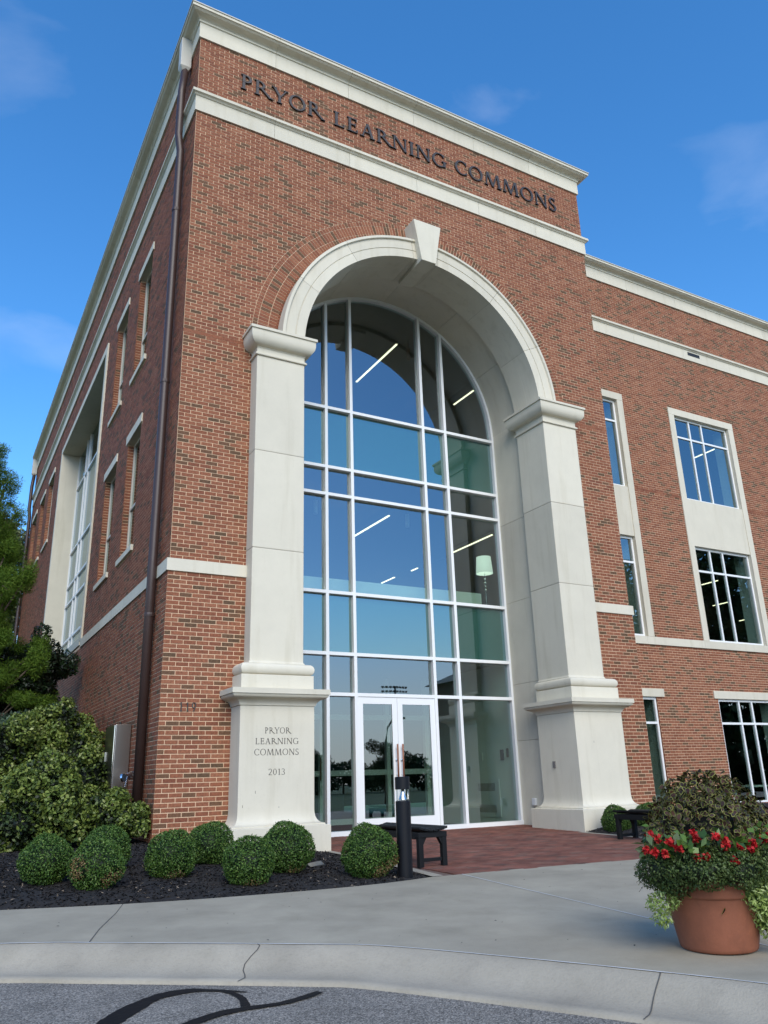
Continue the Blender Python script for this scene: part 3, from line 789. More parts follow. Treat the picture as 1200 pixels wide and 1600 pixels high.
# ---- lettering
def glyph(ch, T=.135, t=.065, s=.075, sh=.045):
    P = []
    def rect(x0, y0, x1, y1): P.append([[(x0, y0), (x1, y0), (x1, y1), (x0, y1)]])
    def stem(x, w, y0=0, y1=1, b=True, tp=True):
        rect(x, y0, x + w, y1)
        if b: rect(x - s, y0, x + w + s, y0 + sh)
        if tp: rect(x - s, y1 - sh, x + w + s, y1)
    def diag(xa, ya, xb, yb, w): P.append([[(xa, ya), (xa + w, ya), (xb + w, yb), (xb, yb)] if ya < yb else [(xb, yb), (xb + w, yb), (xa + w, ya), (xa, ya)]])
    def arc(cx, cy, rx, ry, a0, a1, n=14, TT=T, tt=t):
        q = []
        for k in range(n):
            b0, b1 = math.radians(a0 + (a1 - a0) * k / n), math.radians(a0 + (a1 - a0) * (k + 1) / n)
            q.append([(cx + rx * math.cos(b0), cy + ry * math.sin(b0)), (cx + rx * math.cos(b1), cy + ry * math.sin(b1)), (cx + (rx - TT) * math.cos(b1), cy + (ry - tt) * math.sin(b1)), (cx + (rx - TT) * math.cos(b0), cy + (ry - tt) * math.sin(b0))])
        P.append(q)
    w = .7
    if ch == 'I': stem(.09, T); w = .32
    elif ch == 'L': stem(.09, T); rect(.09, 0, .58, t); rect(.53, 0, .585, .22); w = .64
    elif ch == 'E':
        stem(.09, T); rect(.09, 0, .58, t); rect(.09, 1 - t, .55, 1); rect(.09, .5, .48, .5 + t); rect(.535, 0, .59, .22); rect(.5, .8, .555, 1); rect(.44, .42, .485, .64); w = .65
    elif ch in 'PR':
        stem(.09, T); arc(.09 + T, .735, .34, .265, 90, -90); rect(.09, 1 - t, .09 + T + .02, 1); rect(.09, .47, .09 + T + .02, .47 + t); w = .6
        if ch == 'R': diag(.78, 0, .30, .5, T * 1.1); rect(.74, 0, .98, sh); w = .84
    elif ch == 'Y': diag(.02, 1, .30, .48, T * 1.1); diag(.68, 1, .40, .48, t * 1.2); stem(.31, T, 0, .5, True, False); rect(-.06, 1 - sh, .22, 1); rect(.6, 1 - sh, .82, 1); w = .76
    elif ch in 'OQ': arc(.46, .5, .45, .52, 0, 360, 36); w = .92
    elif ch == '0': arc(.3, .5, .29, .51, 0, 360, 30, T * .95, t); w = .6
    elif ch == 'A': diag(.08, 0, .36, 1, t * 1.2); diag(.62, 0, .34, 1, T * 1.1); rect(.2, .33, .62, .33 + t); rect(-.02, 0, .24, sh); rect(.54, 0, .84, sh); w = .82
    elif ch == 'N': stem(.09, t * 1.2); stem(.74, t * 1.2, 0, 1, False, True); diag(.72, 0, .07, 1, T); w = .9
    elif ch == 'M': diag(.08, 0, .16, 1, t * 1.1); diag(.49, 0, .15, 1, T); diag(.50, 0, .82, 1, t * 1.2); diag(.92, 0, .83, 1, T); rect(0, 0, .24, sh); rect(.84, 0, 1.13, sh); w = 1.12
    elif ch == 'C': arc(.46, .5, .45, .52, 48, 312, 26); rect(.70, .74, .755, .96); rect(.70, .04, .755, .2); w = .80
    elif ch == 'G': arc(.46, .5, .45, .52, 48, 320, 26); rect(.70, .76, .755, .96); rect(.70, .06, .70 + T, .46); rect(.62, .42, .92, .42 + sh); w = .9
    elif ch == 'S': arc(.28, .755, .23, .265, 35, 275, 18, T * .9, t * 1.3); arc(.28, .255, .26, .275, 95, -150, 18, T * .95, t * 1.3); rect(.43, .78, .475, .97); rect(.03, .03, .075, .24); w = .58
    elif ch == '1': stem(.22, T, 0, 1, True, False); diag(.08, .82, .24, .98, t); w = .52
    elif ch == '2': arc(.28, .73, .27, .29, 165, -35, 16, T * .9, t); diag(.06, .03, .42, .58, T * .9); rect(.04, 0, .56, t * 1.3); w = .62
    elif ch == '3': arc(.24, .76, .25, .26, 150, -90, 16, T * .9, t); arc(.24, .26, .29, .28, 90, -150, 16, T * .9, t); w = .58
    elif ch == '9': arc(.28, .68, .27, .33, 0, 360, 26, T * .9, t); diag(.2, 0, .44, .62, T * .8); w = .6
    return P, w
def text(txt, x0, x1, z, h, y, depth, mat, name='letter', parent=B, bold=1.0, sp=.10, heights=None):
    adv = 0; items = []
    for ch in txt:
        if ch == ' ': adv += .42; continue
        P, w = glyph(ch, .135 * bold, .065 * bold)
        items.append((P, adv)); adv += w + sp
    adv -= sp
    k = (x1 - x0) / adv
    for P, a in items:
        mb = MB(); i = 0
        for grp in P:
            i += 1; dd = depth + .0007 * i
            for q in grp:
                pts = [(x0 + (a + p[0]) * k, y - dd, z + p[1] * h) for p in q]
                n0 = (Vector(pts[1]) - Vector(pts[0])).cross(Vector(pts[2]) - Vector(pts[0]))
                if n0.y > 0: pts.reverse()
                mb.prism(pts, (0, dd - .002, 0), back=False)
        mb.build(name, mat, parent)
text('PRYOR', .86, 2.70, 14.225, .375, 0, .035, m_bronze); text('LEARNING', 2.96, 5.88, 14.235, .375, 0, .035, m_bronze); text('COMMONS', 6.12, 9.22, 14.26, .385, 0, .035, m_bronze)
ped = [o for o in pl.children if o.name.startswith('pedestal') and 'cap' not in o.name][0]
for tx, a, b, z, h in (('PRYOR', 1.48, 1.90, 1.492, .088), ('LEARNING', 1.33, 2.035, 1.335, .088), ('COMMONS', 1.315, 2.04, 1.175, .09), ('2013', 1.545, 1.817, .888, .088)):
    text(tx, a, b, z, h, -.45, .0012, m_engrave, 'engraved_letter', pl, bold=.85, sp=.11)
text('119', .255, .525, 1.84, .13, -LOWP, .014, m_bronze, 'house_number_digit', sp=.28, bold=1.0)

# ---- downspouts and conductor heads
def downspout(y, ztop, zb, dx=0):
    p = MB().tube([(-.12, y, ztop), (-.17, y, 14.2), (-.17, y, 13.1), (-.115, y, 12.7), (-.125, y, 4.4), (-.125, y, zb)], .075, 14)
    d = p.build('downspout', m_pipe, B, smooth=True)
    for z in (11.3, 7.6, 3.4): MB().lathe([(.083, -.03), (.086, 0), (.083, .03)], (-.12, y, z), 14).build('pipe_collar', m_pipe, d)
    MB().rings(-.25, -.03, y - .1, y + .1, [(-.05, 14.75), (0, 14.83), (0, 15.56)]).build('conductor_head', m_coping, d, bevel=.01)
    MB().box(-.21, -.03, y - .075, y + .075, zb - .12, zb + .02).build('pipe_shoe', m_pipe, d, bevel=.02)
    return d
downspout(.62, 14.9, .45); downspout(25.9, 14.9, .2)

# devices on the stone
MB().box(7.672, 7.695, .20, .27, .90, 1.02).build('switch_box', m_greydev, B, bevel=.004)
MB().box(7.84, 7.899, 1.1, 1.2, .20, .34).build('junction_box', m_offwhite, B, bevel=.008)

# ---- interior lamps (things)
def strip(x, y0, y1, z, label, grp='lit ceiling strips behind the glass'):
    o = empty('ceiling_light', (x, (y0 + y1) / 2, z), label, 'light', grp)
    l = (y1 - y0) / 2
    MB().box(-.028, .028, -l - .02, l + .02, .012, .06).build('housing', m_greydev, o)
    MB().box(-.022, .022, -l, l, -.01, .011).build('diffuser', m_lamp, o)
strip(6.19, 3.05, 5.3, 11.3, 'long lit strip light high behind the top arched pane of the entrance')
strip(9.45, 4.3, 5.3, 11.3, 'short lit strip light behind the top right arched pane')
strip(6.05, 3.48, 5.35, 6.8, 'lit strip light behind the middle second floor pane of the entrance')
strip(9.32, 3.76, 5.6, 6.8, 'lit strip light above the drum lamp shade behind the right panes')
strip(9.22, 8.76, 9.6, 6.8, 'small far lit strip light low in the middle second floor pane')
strip(9.3, 7.5, 7.86, 6.8, 'smallest far lit strip light in the middle second floor pane')
strip(18.71, 3.5, 4.42, 10.9, 'lit strip light behind the upper right wing window')
strip(18.81, 4.4, 5.04, 6.6, 'lit strip light nearest the top of the wide second floor wing window')
strip(22.1, 6.55, 7.3, 6.6, 'lit strip light in the middle of the wide second floor wing window')
strip(23.6, 6.9, 7.4, 6.15, 'lowest lit strip light behind the wide second floor wing window')
tl = empty('table_lamp', (17.35, 3.35, .35), 'black drum shade table lamp inside the right ground floor window', 'lamp')
MB().lathe([(.20, .55), (.205, .55), (.19, .95), (.185, .95), (.20, .55)], n=28).build('shade', m_blackmat, tl, smooth=True); MB().lathe([(0, 0), (.12, 0), (.12, .03), (.03, .05), (.06, .2), (.03, .45), (.012, .6)], n=20).build('stand', m_chrome, tl, smooth=True)
tb = empty('side_table', (17.35, 3.35, -.42), 'low table carrying the black lamp inside the ground floor window', 'table')
MB().box(-.35, .35, -.3, .3, .72, .76).build('table_top', m_iwall, tb)
for a_ in (-.3, .3):
    for b_ in (-.25, .25): MB().box(a_ - .025, a_ + .025, b_ - .025, b_ + .025, 0, .72).build('leg', m_iwall, tb)
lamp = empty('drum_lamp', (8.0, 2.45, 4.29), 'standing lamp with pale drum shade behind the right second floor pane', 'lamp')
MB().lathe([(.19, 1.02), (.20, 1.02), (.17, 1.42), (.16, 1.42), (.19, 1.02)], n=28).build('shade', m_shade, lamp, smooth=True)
lb = MB()
for k, r in enumerate((.05, .035, .05, .035, .05)):
    z0 = .62 + k * .085
    lb.lathe([(.008, z0 - .04), (r * .8, z0 - .02), (r, z0), (r * .8, z0 + .02), (.008, z0 + .04)], n=14)
lb.lathe([(.008, 0), (.008, 1.1)], n=8)
lb.build('stem', m_chrome, lamp, smooth=True); MB().lathe([(0, .03), (.13, .03), (.14, 0), (0, 0)], n=24).build('foot', m_greydev, lamp)
for (x, z, lb_) in ((6.81, 11.4, 'slim cylinder pendant beside the long strip light in the top arch pane'), (4.12, 6.75, 'slim pendant behind the left second floor pane'), (6.57, 6.75, 'slim pendant behind the middle second floor pane')):
    o = empty('pendant_light', (x, 3.5, z), lb_, 'light', 'pendants behind the entrance glass')
    MB().lathe([(0, -.16), (.05, -.16), (.05, .16), (0, .16)], n=16).build('shade', m_wood if z > 8 else m_offwhite, o); MB().tube([(0, 0, .15), (0, 0, .45)], .008, 6).build('cord', m_blackmat, o)

# ================================================================== GROUND
def sheet(name, pts, zf, mat):
    tris = tessellate_polygon([[Vector((p[0], p[1], 0)) for p in pts]])
    me = bpy.data.meshes.new(name); me.from_pydata([(p[0], p[1], zf(p[0], p[1])) for p in pts], [], [tuple(t) for t in tris])
    bm = bmesh.new(); bm.from_mesh(me)
    for f in bm.faces:
        if f.normal.z < 0: f.normal_flip()
    bm.to_mesh(me); bm.free(); me.materials.append(mat)
    o = bpy.data.objects.new(name, me); col.objects.link(o); return struct(o)
def crom(pts, n=6):
    P = [Vector(p) for p in pts]; out = []
    for k in range(len(P) - 1):
        p0, p1, p2, p3 = P[max(k - 1, 0)], P[k], P[k + 1], P[min(k + 2, len(P) - 1)]
        for i in range(n):
            t = i / n
            out.append(0.5 * ((2 * p1) + (p2 - p0) * t + (2 * p0 - 5 * p1 + 4 * p2 - p3) * t * t + (3 * p1 - p0 - 3 * p2 + p3) * t ** 3))
    return out + [P[-1]]
sheet('ground', [(-300, -400), (400, -400), (400, 300), (-300, 300)], lambda x, y: -1.05, m_grass)
sheet('road', [(-60, -26), (60, -26), (60, 2.4), (-60, 2.4)], lambda x, y: -.34 + .02 * y, m_asphalt)
KL = crom([(-16, -1.9), (-8, -3.05), (-4.5, -4.15), (-2.35, -5.16), (-1.55, -5.69), (-.44, -6.51), (-.04, -6.86), (.5, -7.66), (.95, -8.4), (1.2, -8.85), (1.5, -9.5), (1.75, -10.5), (1.95, -12.5), (2.0, -16), (2.0, -25)])
KL = [(p.x, p.y) for p in [Vector((q[0], q[1])) for q in KL]]
ME = [(2.15, -3.99), (1.47, -4.1), (.71, -4.1), (-.27, -3.99), (-1.2, -3.80), (-2.22, -3.46), (-4.5, -2.6), (-8, -1.6), (-16, -.3)]
MEs = [(p.x, p.y) for p in crom([Vector((*p, 0)) for p in ME], 4)]
BE = [(7.47, -4.37), (5.17, -4.19), (4.18, -4.09), (3.26, -4.02), (2.30, -3.995)]
sheet('sidewalk', KL + [(40, -25), (40, -4.6)] + BE + MEs, lambda x, y: S(y), m_conc)
# kerb and gutter
KP = [(-.012, .002), (.0, 0), (.03, -.006), (.08, -.024), (.14, -.055), (.20, -.09), (.26, -.117), (.32, -.131), (.38, -.135), (.50, -.131), (.505, -.16)]
def knorm(k):
    a, b = Vector(KL[max(k - 1, 0)]), Vector(KL[min(k + 1, len(KL) - 1)])
    d = (b - a).normalized(); return Vector((d.y, -d.x))
kb = MB()
for k, p in enumerate(KL):
    n = knorm(k)
    for o_, z in KP: kb.v.append((p[0] + n.x * o_, p[1] + n.y * o_, S(p[1]) + z + .004))
m_ = len(KP)
for k in range(len(KL) - 1):
    for j in range(m_ - 1):
        kb.f.append((k * m_ + j, k * m_ + j + 1, (k + 1) * m_ + j + 1, (k + 1) * m_ + j)); kb.t.append(.5)
o = fixn(kb.build('kerb', m_kerb, smooth=True)); struct(o)
def line(name, pts, w, zf, mat, parent, jit=0.0):
    mb = MB(); P = [Vector((p[0], p[1])) for p in pts]
    L_, R__ = [], []
    for k, p in enumerate(P):
        d = (P[min(k + 1, len(P) - 1)] - P[max(k - 1, 0)]).normalized(); n = Vector((-d.y, d.x))
        ww = (w[k] if isinstance(w, (list, tuple)) else w) / 2 * (1 + random.uniform(-jit, jit))
        a, b = p + n * ww, p - n * ww
        L_.append((a.x, a.y, zf(a.x, a.y))); R__.append((b.x, b.y, zf(b.x, b.y)))
    for k in range(len(P) - 1): mb.poly([L_[k], R__[k], R__[k + 1], L_[k + 1]])
    return mb.build(name, mat, parent)
sw = bpy.data.objects['sidewalk']; kerb = bpy.data.objects['kerb']; road = bpy.data.objects['road']
line('kerb_lit_edge_joint', [(p[0], p[1]) for p in KL], .014, lambda x, y: S(y) + .0085, m_joint_lit_edge, sw, .35)  # pale strip at the kerb joint; light on the top edge painted in
line('slab_joint', [(2.53, -4.02), (2.41, -5.11), (2.3, -6.17), (2.16, -7.46), (2.0, -9.2)], .013, lambda x, y: S(y) + .004, m_joint_lit_edge, sw, .2)
line('slab_joint', [(-1.2, -3.83), (-1.35, -4.28), (-1.62, -4.98), (-1.79, -5.5)], .008, lambda x, y: S(y) + .004, m_crack, sw, .3)
line('slab_joint', [(6.5, -4.3), (6.9, -6.2), (7.5, -9.5)], .010, lambda x, y: S(y) + .004, m_crack, sw, .3)
def kerb_crack(k0, wob):
    n = knorm(k0); p = Vector(KL[k0]); d = Vector((-n.y, n.x)); mb = MB(); q = []
    for i, (o_, z) in enumerate(KP[1:-1]):
        c = p + n * o_ + d * (wob * math.sin(i * 1.1)); q.append((c.x, c.y, S(p.y) + z + .008))
    mb = MB()
    for i in range(len(q) - 1):
        for s in (1,):
            a, b = Vector(q[i]), Vector(q[i + 1]); off = Vector((d.x, d.y, 0)) * .004
            mb.poly([a + off, a - off, b - off, b + off])
    mb.build('kerb_crack', m_crack, kerb)
def nearest(pt): return min(range(len(KL)), key=lambda k: (KL[k][0] - pt[0]) ** 2 + (KL[k][1] - pt[1]) ** 2)
kerb_crack(nearest((-.81, -6.29)), .03); kerb_crack(nearest((.95, -8.4)), .006); kerb_crack(nearest((-4.6, -4.1)), .004)
# crack sealant on the road
rz = lambda x, y: -.34 + .02 * y + .004
for k, (pts, w) in enumerate(([[(-2.1, -7.3), (-1.94, -7.06), (-1.79, -6.87), (-1.62, -6.70), (-1.49, -6.62), (-1.34, -6.625), (-1.21, -6.74)], [.15, .15, .14, .11, .085, .06, .025]], [[(-1.62, -6.73), (-1.51, -6.68), (-1.33, -6.665), (-1.19, -6.75), (-1.06, -6.88)], [.03, .05, .05, .045, .01]], [[(-1.19, -6.75), (-1.15, -6.86), (-1.14, -7.0), (-1.18, -7.18)], [.045, .04, .05, .055]], [[(-1.7, -7.42), (-1.54, -7.32), (-1.36, -7.235), (-1.19, -7.22), (-.98, -7.235), (-.81, -7.19), (-.68, -7.13)], [.085, .09, .085, .07, .06, .075, .055]])):
    c = crom([Vector((*p, 0)) for p in pts], 5); ws = list(np.interp(np.linspace(0, len(pts) - 1, len(c)), range(len(pts)), w))
    line('crack_sealant', [(p.x, p.y) for p in c], ws, lambda x, y, kk=k: rz(x, y) + .0012 * kk, m_tar, road, .12)

# ---- brick paving of the entrance
plaza = sheet('brick_paving', [(2.0, 1.62), (2.0, -.6), (2.30, -3.995), (7.47, -4.37), (8.0, -.6), (8.0, 1.62)], lambda x, y: S(y) - .012, m_sand)
PL_, PW_, PG = .2, .1, .004
pv = []
rows = int((1.6 + 4.5) / PW_)
for r in range(rows):
    y0 = 1.58 - (r + 1) * PW_
    x = 2.0 - (PL_ / 2 if r % 2 else 0) - random.uniform(0, .01)
    while x < 8.0:
        q = [(x + PG / 2, y0 + PG / 2), (x + PL_ - PG / 2, y0 + PG / 2), (x + PL_ - PG / 2, y0 + PW_ - PG / 2), (x + PG / 2, y0 + PW_ - PG / 2)]
        x += PL_
        n0 = len(q); ym = y0 + PW_ / 2
        lim = (2.12, 7.88) if ym > .82 else (2.49, 7.51) if ym > -.66 else (2.49, 7.35)
        q = clip_half(q, lim[0], 0, 1, 0); q = clip_half(q, lim[1], 0, -1, 0) if q else q
        if ym < -2.2 and q: q = clip_half(q, 2.49, -2.27, 1.72, -.2)
        if ym < -3.8 and q: q = clip_half(q, 2.30, -3.992, .0735, 1)
        if len(q) < 3: continue
        cxm, cym = sum(p[0] for p in q) / len(q), sum(p[1] for p in q) / len(q)
        full = len(q) == 4 and abs(max(p[0] for p in q) - min(p[0] for p in q) - (PL_ - PG)) < 1e-4 and abs(max(p[1] for p in q) - min(p[1] for p in q) - (PW_ - PG)) < 1e-4
        pv.append((q, cxm, cym, full, random.random(), random.uniform(-.0015, .0015)))
pv.sort(key=lambda e: (Vector((e[1], e[2], -.25)) - CAM).length)
bm1 = MB(); a, b = (PL_ - PG) / 2, (PW_ - PG) / 2
bm1.prism([(-a, -b, 0), (a, -b, 0), (a, b, 0), (-a, b, 0)], (0, 0, -.02), back=False)
me_pav = bm1.mesh('paver'); me_pav.materials.append(m_paver_o)
rest = MB(); cnt = 0
for q, cxm, cym, full, t, dz in pv:
    if full and cnt < 300:
        cnt += 1
        o = bpy.data.objects.new('paver', me_pav); col.objects.link(o); o.location = (cxm, cym, S(cym) + dz); o.parent = plaza; o['tone'] = t
        o.rotation_euler = (.02, 0, 0)
    else:
        rest.tone = t; rest.prism([(p[0], p[1], S(p[1]) + dz) for p in q], (0, 0, -.02), back=False)
o = rest.build('paver_field', m_paver, plaza); o['kind'] = 'stuff'
sheet('edging_strip', [(2.38, -.60), (2.36, -2.27), (2.24, -3.21), (2.155, -3.985), (2.298, -3.992), (2.37, -3.21), (2.488, -2.27), (2.488, -.60)], lambda x, y: S(y) + .004, m_kerb)
sheet('edging_strip', [(7.352, -.60), (7.352, -4.355), (7.47, -4.365), (7.47, -.60)], lambda x, y: S(y) + .004, m_kerb)

# ---- mulch beds
def inside(pts, X, Y):
    c = np.zeros(X.shape, bool); n = len(pts)
    for i in range(n):
        x0, y0 = pts[i]; x1, y1 = pts[(i + 1) % n]
        cond = ((y0 > Y) != (y1 > Y)) & (X < (x1 - x0) * (Y - y0) / (y1 - y0 + 1e-12) + x0); c ^= cond
    return c
def edist(pts, X, Y, closed=False):
    d = np.full(X.shape, 1e9)
    for i in range(len(pts) - 1 + closed):
        x0, y0 = pts[i]; x1, y1 = pts[(i + 1) % len(pts)]
        vx, vy = x1 - x0, y1 - y0; t = np.clip(((X - x0) * vx + (Y - y0) * vy) / (vx * vx + vy * vy), 0, 1)
        d = np.minimum(d, np.hypot(X - x0 - t * vx, Y - y0 - t * vy))
    return d
LEDGE = MEs[::-1] + [(2.155, -3.985), (2.24, -3.21), (2.36, -2.27), (2.38, -.3)]
LBED = LEDGE + [(2.38, .3), (-.01, .3), (-.01, 25), (-16, 25)]
REDGE = [(7.47, -.3), (7.47, -4.365), (14, -4.4)]
RBED = [(7.47, -.62), (7.47, -4.365), (26, -4.4), (26, 2.75), (8.6, 2.75), (8.6, -.62)]
def zmulch(X, Y, edge, left):
    d = edist(edge, X, Y); s = -.20 + .02 * np.minimum(Y, 4)
    z = s - .02 + .05 * (1 - np.exp(-d / .12))
    if left: z = z + .17 * np.clip((Y + 3.9) / 3.6, 0, 1) * np.clip((1.9 - X) / 1.7, 0, 1)
    else: z = z + .07 * np.clip(d / 1.0, 0, 1)
    return z
def vnoise(X, Y):
    return (np.sin(X * 7.1 + 1.3 * np.sin(Y * 5.3)) * np.sin(Y * 8.3 + 1.7 * np.sin(X * 4.1)) + .5 * np.sin(X * 19 + Y * 13) * np.sin(Y * 23 - X * 7))
def bed(name, poly, edge, left, x0, x1, y0, y1, st):
    nx, ny = int((x1 - x0) / st) + 1, int((y1 - y0) / st) + 1
    X, Y = np.meshgrid(np.linspace(x0, x1, nx), np.linspace(y0, y1, ny))
    ins = inside(poly, X, Y); z = zmulch(X, Y, edge, left) + .008 * vnoise(X, Y) + rng.normal(0, .004, X.shape)
    z = np.where(ins, z, -.2 + .02 * np.minimum(Y, 4) - .05)
    V = np.stack([X, Y, z], -1).reshape(-1, 3)
    f = []
    for j in range(ny - 1):
        for i in range(nx - 1):
            q = (j * nx + i, j * nx + i + 1, (j + 1) * nx + i + 1, (j + 1) * nx + i)
            if any(ins.flat[k] for k in q): f.append(q)
    me = bpy.data.meshes.new(name); me.from_pydata(V.tolist(), [], f); me.materials.append(m_mulch); me.update()
    o = bpy.data.objects.new(name, me); col.objects.link(o); return struct(o)
bed('mulch_bed', LBED, LEDGE, True, -6, 2.42, -4.25, 3, .05)
bed('mulch_bed_behind', LBED, LEDGE, True, -16, -.01, 3, 25, .5)
bed('mulch_bed_right', RBED, REDGE, False, 7.45, 16, -4.4, 2.7, .09)
def lin_leaf(name, c, ax, nr, Ln, Wd, tone, mat, parent, cup=.15, extra=None):
    """many small four-sided leaves as one mesh"""
    n = len(c)
    ax = ax / (np.linalg.norm(ax, axis=1, keepdims=True) + 1e-9)
    b = np.cross(nr, ax); b /= (np.linalg.norm(b, axis=1, keepdims=True) + 1e-9); nn = np.cross(ax, b)
    Ln, Wd = np.asarray(Ln).reshape(-1, 1), np.asarray(Wd).reshape(-1, 1)
    V = np.empty((n, 4, 3))
    V[:, 0] = c - ax * Ln / 2; V[:, 2] = c + ax * Ln / 2 - nn * Wd * cup
    V[:, 1] = c + b * Wd / 2 + nn * Wd * cup; V[:, 3] = c - b * Wd / 2 + nn * Wd * cup
    V = V.reshape(-1, 3); nf = n
    me = bpy.data.meshes.new(name)
    me.vertices.add(len(V)); me.vertices.foreach_set('co', V.astype(np.float32).ravel())
    me.loops.add(nf * 4); me.loops.foreach_set('vertex_index', np.arange(nf * 4, dtype=np.int32))
    me.polygons.add(nf); me.polygons.foreach_set('loop_start', np.arange(0, nf * 4, 4, dtype=np.int32)); me.polygons.foreach_set('loop_total', np.full(nf, 4, dtype=np.int32))
    me.update(calc_edges=True)
    at = me.attributes.new('tone', 'FLOAT', 'FACE'); at.data.foreach_set('value', np.asarray(tone, dtype=np.float32))
    me.materials.append(mat)
    o = bpy.data.objects.new(name, me); col.objects.link(o)
    if parent: o.parent = parent
    return o
def runit(n):
    v = rng.normal(size=(n, 3)); return v / np.linalg.norm(v, axis=1, keepdims=True)
m_chip = ramp_mat('mulch_chip', [(0, (.010, .009, .009)), (.8, (.028, .024, .023)), (.94, (.05, .042, .036)), (.97, (.20, .16, .12)), (1, (.30, .24, .18))], noise=0, rough=.9)
def chips(poly, edge, left, x0, x1, y0, y1, n, name):
    X, Y = rng.uniform(x0, x1, n), rng.uniform(y0, y1, n); k = inside(poly, X, Y); X, Y = X[k], Y[k]
    z = zmulch(X, Y, edge, left) + .006 + .008 * vnoise(X, Y)
    n = len(X); ax = runit(n); ax[:, 2] *= .35; nr = np.tile([0, 0, 1.0], (n, 1)) + .6 * runit(n)
    o = lin_leaf(name, np.stack([X, Y, z], 1), ax, nr, rng.uniform(.02, .065, n), rng.uniform(.008, .02, n), rng.random(n), m_chip, None, cup=.3)
    tag(o, 'black shredded bark mulch chips covering the planting bed' + (' left of the entrance' if left else ' right of the entrance'), 'mulch', kind='stuff')
chips(LBED, LEDGE, True, -5, 2.4, -4.15, 1.5, 30000, 'mulch_chips')
chips(RBED, REDGE, False, 7.45, 12, -4.4, 2.6, 7000, 'mulch_chips_right')

# ================================================================== PLANTS
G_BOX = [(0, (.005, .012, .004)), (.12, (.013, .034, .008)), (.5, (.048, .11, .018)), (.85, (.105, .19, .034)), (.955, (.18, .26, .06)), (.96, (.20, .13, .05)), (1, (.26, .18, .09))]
m_boxwood = ramp_mat('boxwood_leaf', G_BOX, noise=0, rough=.55, transl=.2, spec=.35)
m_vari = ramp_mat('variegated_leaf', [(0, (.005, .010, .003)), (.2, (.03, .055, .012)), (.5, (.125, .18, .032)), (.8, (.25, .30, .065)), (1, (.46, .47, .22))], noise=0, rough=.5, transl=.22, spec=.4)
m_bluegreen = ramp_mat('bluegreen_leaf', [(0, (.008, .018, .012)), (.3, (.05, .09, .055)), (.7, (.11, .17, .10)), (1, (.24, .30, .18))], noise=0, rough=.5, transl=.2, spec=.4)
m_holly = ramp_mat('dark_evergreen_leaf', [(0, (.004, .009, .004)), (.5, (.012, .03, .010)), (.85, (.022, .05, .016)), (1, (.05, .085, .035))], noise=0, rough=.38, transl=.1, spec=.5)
m_feather = ramp_mat('feathery_needle', [(0, (.03, .07, .01)), (.5, (.10, .19, .025)), (1, (.24, .36, .055))], noise=0, rough=.6, transl=.42, spec=.2)
m_pale = ramp_mat('pale_leaf', [(0, (.02, .035, .01)), (.5, (.10, .13, .045)), (1, (.30, .32, .16))], noise=0, rough=.5, transl=.25, spec=.3)
m_tree = ramp_mat('tree_leaf', [(0, (.01, .025, .008)), (.5, (.03, .06, .015)), (1, (.06, .10, .03))], noise=0, rough=.6, transl=.2)

def icos(mb, c, r, n=10):
    mb.lathe([(max(.001, r[0] * math.sin(PI * k / n)), -r[2] * math.cos(PI * k / n)) for k in range(n + 1)], c, 16)

def box_mesh(r, seed, patches=()):
    """clipped boxwood ball: a dense shell of tiny leaves round a dark core"""
    g = np.random.default_rng(seed)
    n = int(52000 * r * r / .09 * .22)
    d = g.normal(size=(n, 3)); d /= np.linalg.norm(d, axis=1, keepdims=True)
    lump = 1 + .05 * np.sin(d[:, 0] * 3.2 + seed) * np.sin(d[:, 1] * 3.7 + 2 * seed) + .04 * np.sin(d[:, 2] * 4 + d[:, 0] * 4 + seed) + .025 * np.sin(d[:, 0] * 9 + 3 * seed) * np.sin(d[:, 1] * 8 + d[:, 2] * 9)
    rad = r * lump * (1 - np.abs(g.normal(0, .06, n)) + .012 + np.where(g.random(n) < .10, g.uniform(0, .075, n), 0))
    c = d * rad[:, None]; c[:, 2] = np.where(c[:, 2] < 0, c[:, 2] * .92, c[:, 2] * .97)
    sq = 1 + .10 * np.clip(-c[:, 2] / r, 0, 1); c[:, 0] *= sq; c[:, 1] *= sq
    v = g.normal(size=(n, 3)); ax = d * .7 + v * .8
    nr = d + .7 * g.normal(size=(n, 3))
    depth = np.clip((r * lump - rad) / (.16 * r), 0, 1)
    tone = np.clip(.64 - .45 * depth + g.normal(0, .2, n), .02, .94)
    for (pd, pr) in patches:
        pd = np.array(pd) / np.linalg.norm(pd); m_ = (d @ pd > pr + g.normal(0, .03, n)) & (g.random(n) < .62); tone[m_] = g.uniform(.96, 1, m_.sum())
    return c, ax, nr, g.uniform(.016, .027, n), g.uniform(.010, .016, n), tone
def ball(loc, r, seed, label, patches=(), grp='clipped boxwood balls in the mulch'):
    r *= .89; o = empty('boxwood_ball', loc, label, 'shrub', grp)
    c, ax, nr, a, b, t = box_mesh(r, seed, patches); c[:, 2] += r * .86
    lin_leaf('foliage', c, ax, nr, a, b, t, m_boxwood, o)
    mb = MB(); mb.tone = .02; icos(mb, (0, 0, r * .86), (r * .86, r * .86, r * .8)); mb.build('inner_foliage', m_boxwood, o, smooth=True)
    MB().tube([(0, 0, -.1), (0, 0, r * .5)], [.03, .02], 7).build('stem', m_bark, o)
    return o
def zm(x, y): return float(zmulch(np.array([x]), np.array([y]), LEDGE, True)[0])
